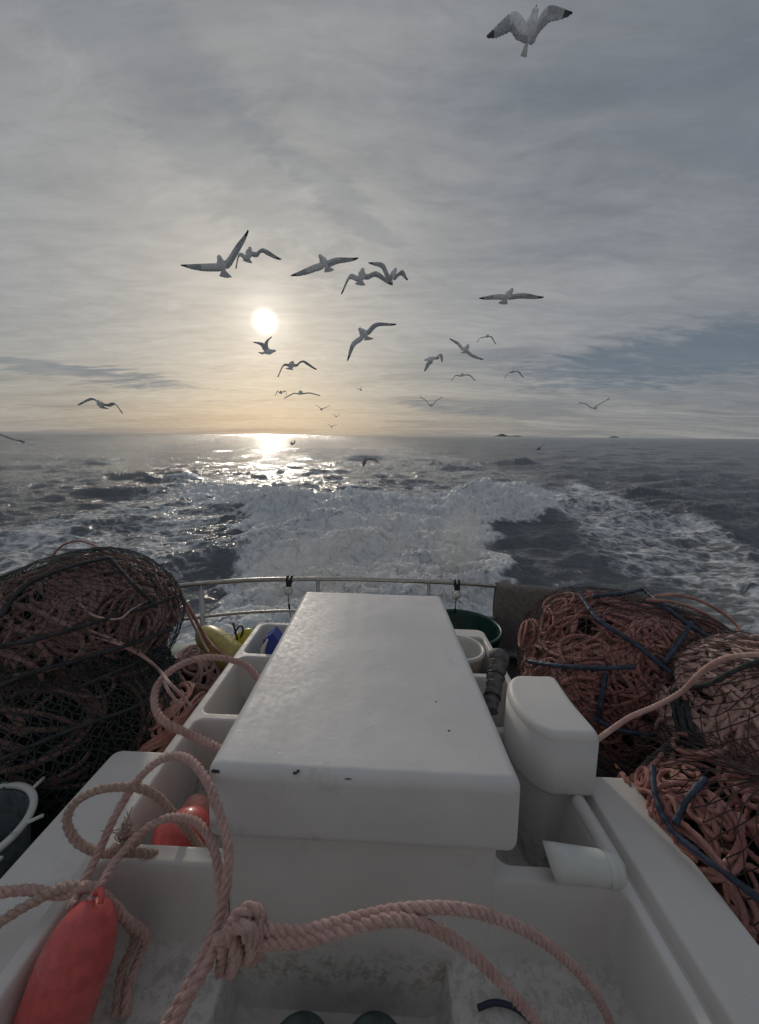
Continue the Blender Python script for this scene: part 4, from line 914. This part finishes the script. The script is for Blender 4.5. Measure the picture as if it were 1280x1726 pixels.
# ropes heaped by the yellow buoys
g = G(); cc = pd(335, 1135, 2.15); E6 = Ell(cc, (.20, .20, .16), (0, 0, 0), 2)
tag(link('rope_coil', coil(E6, 22, .010, 31, shell=(.7, 1.0), loop=(.4, .9)), [M_ROPEN, M_CORE]), 'heap of pink rope beneath the yellow buoys beside the left bins', 'rope')
cc = pd(296, 1205, 1.66); E7 = Ell(cc, (.10, .28, .11), (0, 0, 0), 2)
tag(link('rope_coil', coil(E7, 24, .009, 32, shell=(.8, 1.0), loop=(.2, .7)), [M_ROPER, M_CORE]), 'red rope slack between the lower left trap and the left bins', 'rope')
plain([(395, 1068, 2.3), (405, 1055, 2.32), (410, 1062, 2.3), (402, 1080, 2.28), (396, 1060, 2.28), (393, 1050, 2.3)], .006, M_BLACKP, 'short black cord tied between the two yellow buoys', tw=None)
# white ring of a basket at the lower left
t = thing('basket', 'round dark basket with a worn white rim at the lower left edge', 'basket', (-1.45, .95, .01)); c = pz(38, 1408, .55)-np.array([.195, 0, 0]); g = G(); th = np.linspace(0, 2*math.pi, 70)
tube(g, np.c_[c[0]+.17*np.cos(th), c[1]+.17*np.sin(th), np.full(70, c[2])], .011, 10); link('rim', g, M_WPL, t)
g = G(); lathe(g, [(0, .03), (0, .13), (.53, .162), (.53, .156), (.01, .12)], 40, (c[0], c[1], .012), (c[0], c[1], 1)); link('basket_wall', g, M_DIRTY, t)
for a in (10, -25, 60, 130):
    g = G(); tube(g, [c+np.array([.165*math.cos(rad(a)), .165*math.sin(rad(a)), 0]), c+np.array([.215*math.cos(rad(a+6)), .215*math.sin(rad(a+6)), .006])], .006, 6); link('lug', g, M_WPL, t)

# ------------------------------------------------------------------ gulls
M_GW = m_simple('gull_white', (.82, .82, .82), .8, .12, 30); M_GG = m_simple('gull_grey', (.50, .51, .52), .8, .2, 40); M_GB = m_simple('gull_black', (.10, .10, .105), .8, .2, 40)
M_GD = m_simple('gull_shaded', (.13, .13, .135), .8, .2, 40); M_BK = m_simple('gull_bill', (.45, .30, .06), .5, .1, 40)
def gull(label, head, tail, lw, rw, span=1.30, away=1, fan=.55, dist=None, tint=0):
    """head, tail: pixels; lw, rw: wing leading edge as root, wrist, tip pixels"""
    head = np.array(head, float); tail = np.array(tail, float); lw = [np.array(p, float) for p in lw]; rw = [np.array(p, float) for p in rw]
    ln = lambda w_: sum(np.linalg.norm(b-a) for a, b in zip(w_[:-1], w_[1:]))
    d = dist or F*span/(ln(lw)+ln(rw)+6); s = d/F
    P3 = lambda p, dz=0.: wd(p[0], p[1], d+dz)
    bl = .46; Li = np.linalg.norm(tail-head)*s; dep = math.sqrt(max(.04, bl*bl-min(Li, bl*.98)**2))*away
    H = P3(head); T_ = P3(tail, dep); ax = T_-H; L = np.linalg.norm(ax); ax /= L; ctr = (H+T_)/2; g = G()
    t_ = np.linspace(0, 1, 22); prof = np.interp(t_, [0, .03, .1, .16, .24, .40, .6, .8, .92, 1], [.012, .034, .042, .040, .050, .078, .070, .040, .024, .008])
    tube(g, H+ax*(t_*L)[:, None], prof, 14, mi=0)
    # bill
    lathe(g, [(0, .010), (.02, .008), (.035, .002)], 8, H+ax*.012, H-ax, mi=3)
    # tail fan
    up = np.cross(ax, AW[0]); up /= np.linalg.norm(up)+1e-9; rt = np.cross(up, ax); rt /= np.linalg.norm(rt)
    if abs(rt.dot(AW[0])) < .2: rt = AW[1]
    n = 9; V = []; 
    for sgn in (1, -1):
        for k in range(n): a = (k/(n-1)*2-1)*fan; V.append(T_-ax*.10+rt*math.sin(a)*.02+up*sgn*.004)
        for k in range(n): a = (k/(n-1)*2-1)*fan; V.append(T_-ax*.10+(ax*math.cos(a)+rt*math.sin(a)*1.15)*(.185+.008*(k % 2))+up*sgn*.0015)
    f = [(k, k+1, n+k+1, n+k) for k in range(n-1)]+[(2*n+k+1, 2*n+k, 3*n+k, 3*n+k+1) for k in range(n-1)]+[(n+k, n+k+1, 3*n+k+1, 3*n+k) for k in range(n-1)]+[(0, n, 3*n, 2*n), (n-1, 3*n-1, 4*n-1, 2*n-1)]
    g.add(V, f, 0)
    for side, w_ in ((-1, lw), (1, rw)):
        c0 = H+ax*L*.24
        root = P3(w_[0]); mid = P3(w_[1], .02); tip = P3(w_[2], .10 if away > 0 else .04); root = root+AW[2]*dep*.30
        mid = mid+AW[2]*dep*.2; lead = catmull([c0+(root-c0)*.1, root, mid, tip], .02); n = len(lead); u = np.linspace(0, 1, n)
        chord = np.interp(u, [0, .15, .4, .6, .8, .95, 1], [.15, .155, .15, .13, .09, .035, .008]); 
        T, _, _ = frames(lead); cd_ = ax-T*(T @ ax)[:, None]*.85; cn = np.linalg.norm(cd_, axis=1, keepdims=True); cd_ = cd_/np.maximum(cn, .2)
        nrm = np.cross(T, cd_); nrm /= np.linalg.norm(nrm, axis=1)[:, None]+1e-9; m_ = 7; rows = []
        for a in (1, -1):
            for j in range(m_):
                v = j/(m_-1); th = .014*math.sqrt(max(v, 0))*(1-v)*2.2*(1-.6*u)+.0012; jag = (.012*np.abs(np.sin(np.arange(n)*1.9)) if j == m_-1 else 0)
                rows.append(lead+cd_*((chord+jag)*v)[:, None]+nrm*(a*th+.018*math.sin(v*math.pi))[:, None])
        V = np.concatenate(rows); f = []; mi = []
        R_ = 2*m_
        order = list(range(m_))+[m_+j for j in range(m_-1, -1, -1)]
        for q in range(R_):
            a = order[q]; b = order[(q+1) % R_]
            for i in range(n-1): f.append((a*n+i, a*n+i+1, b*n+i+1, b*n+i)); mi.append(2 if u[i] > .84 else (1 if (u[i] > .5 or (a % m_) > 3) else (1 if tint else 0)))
        f.append(tuple(a*n+n-1 for a in order)); mi.append(2); st = len(g.mi); g.add(V, f, 0); g.mi[st:] = mi
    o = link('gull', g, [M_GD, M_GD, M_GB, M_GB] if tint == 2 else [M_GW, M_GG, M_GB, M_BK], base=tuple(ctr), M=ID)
    return tag(o, label, 'gull', 'gulls following the boat')
gull('big gull at the very top right of the sky, seen from below', (904, 12), (887, 78), [(893, 28), (868, 12), (820, 60)], [(906, 30), (928, 2), (966, 20)], fan=.2)
gull('gull at the upper left of the flock with one wing raised steeply', (369, 431), (379, 461), [(366, 437), (345, 440), (305, 446)], [(378, 431), (396, 408), (419, 388)])
gull('gull just right of the steep-winged one, right wing bent down', (422, 417), (418, 438), [(413, 424), (401, 423), (397, 452)], [(430, 419), (444, 415), (474, 437)])
gull('gull with long wings slanting from lower left to upper right, in the upper middle', (539, 430), (553, 453), [(537, 437), (524, 444), (490, 464)], [(550, 433), (568, 430), (604, 435)])
gull('gull with both wings drooping, in front of its neighbour in the upper middle', (612, 453), (608, 476), [(603, 459), (589, 459), (575, 495)], [(620, 456), (637, 454), (662, 480)])
gull('gull partly behind the drooping-winged one, black tips', (668, 452), (658, 473), [(657, 459), (646, 441), (621, 442)], [(668, 459), (680, 453), (688, 472)], tint=1)
gull('gull gliding flat with wide wings on the right', (864, 487), (850, 508), [(856, 491), (838, 493), (808, 502)], [(866, 491), (888, 491), (917, 501)])
gull('gull banking with its left wing pointing straight down, right of the sun', (606, 554), (620, 570), [(606, 562), (592, 576), (585, 608)], [(618, 552), (634, 541), (668, 547)])
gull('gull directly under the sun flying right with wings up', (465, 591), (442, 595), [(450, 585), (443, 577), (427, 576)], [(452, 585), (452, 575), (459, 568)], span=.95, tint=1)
gull('gull below the sun with a bent left wing', (494, 610), (489, 621), [(490, 612), (477, 612), (468, 635)], [(499, 611), (512, 606), (534, 623)], tint=1)
gull('small dark gull low left of the wide thin one', (473, 659), (474, 663), [(470, 660), (467, 658), (464, 667)], [(477, 659), (481, 658), (483, 667)], tint=1)
gull('wide thin gull low in the middle, wings arched', (507, 660), (507, 664), [(502, 661), (494, 661), (479, 671)], [(511, 661), (522, 661), (540, 667)], tint=1)
gull('tiny gull with raised wings, highest of three near the horizon', (541, 689), (543, 690), [(541, 688), (537, 685), (532, 682)], [(544, 688), (549, 686), (556, 684)], tint=1)
gull('tiny gull with raised wings, middle of three near the horizon', (566, 702), (568, 702), [(566, 701), (563, 699), (561, 697)], [(568, 701), (570, 700), (573, 698)], tint=1)
gull('tiny gull just above the horizon, lowest of three', (558, 719), (560, 720), [(558, 718), (555, 716), (552, 714)], [(560, 718), (563, 717), (568, 716)], tint=1)
gull('tiny gull alone in the middle of the low sky', (608, 656), (609, 658), [(608, 656), (606, 655), (601, 655)], [(609, 656), (609, 654), (609, 651)], span=1.0, tint=1)
gull('gull with wings in a shallow V below the right-hand group', (727, 682), (728, 684), [(725, 681), (719, 674), (708, 668)], [(730, 681), (737, 674), (746, 670)], tint=1)
gull('dark side-on gull with wings curved down, leftmost of the right-hand group', (716, 607), (738, 603), [(724, 607), (719, 612), (715, 626)], [(733, 602), (741, 599), (745, 611)], span=.95, tint=1)
gull('gull with wings on a steep diagonal from upper left to lower right', (790, 581), (783, 593), [(783, 583), (774, 575), (758, 570)], [(789, 585), (798, 595), (815, 606)])
gull('small gull with arched wings right of the diagonal one', (824, 565), (819, 568), [(817, 566), (811, 568), (804, 576)], [(825, 565), (831, 567), (836, 580)], tint=1)
gull('small gull with drooping thin wings below the diagonal one', (780, 630), (778, 634), [(776, 631), (769, 631), (761, 641)], [(784, 630), (793, 631), (801, 642)], tint=1)
gull('small gull with arched wings furthest right of the group of four', (867, 625), (861, 628), [(862, 625), (857, 629), (851, 638)], [(870, 625), (877, 626), (883, 637)], tint=1)
gull('gull low on the far right with wings raised in a wide V', (1003, 686), (1004, 688), [(1000, 685), (990, 679), (976, 678)], [(1007, 685), (1015, 679), (1028, 672)], tint=1)
gull('gull alone on the far left above the horizon', (165, 676), (175, 687), [(166, 679), (150, 669), (131, 682)], [(174, 679), (188, 678), (206, 697)], tint=1)
gull('gull cut off by the left edge, only one wing in view', (-32, 722), (-30, 728), [(-36, 724), (-55, 722), (-70, 730)], [(-26, 724), (5, 735), (41, 746)], tint=1)
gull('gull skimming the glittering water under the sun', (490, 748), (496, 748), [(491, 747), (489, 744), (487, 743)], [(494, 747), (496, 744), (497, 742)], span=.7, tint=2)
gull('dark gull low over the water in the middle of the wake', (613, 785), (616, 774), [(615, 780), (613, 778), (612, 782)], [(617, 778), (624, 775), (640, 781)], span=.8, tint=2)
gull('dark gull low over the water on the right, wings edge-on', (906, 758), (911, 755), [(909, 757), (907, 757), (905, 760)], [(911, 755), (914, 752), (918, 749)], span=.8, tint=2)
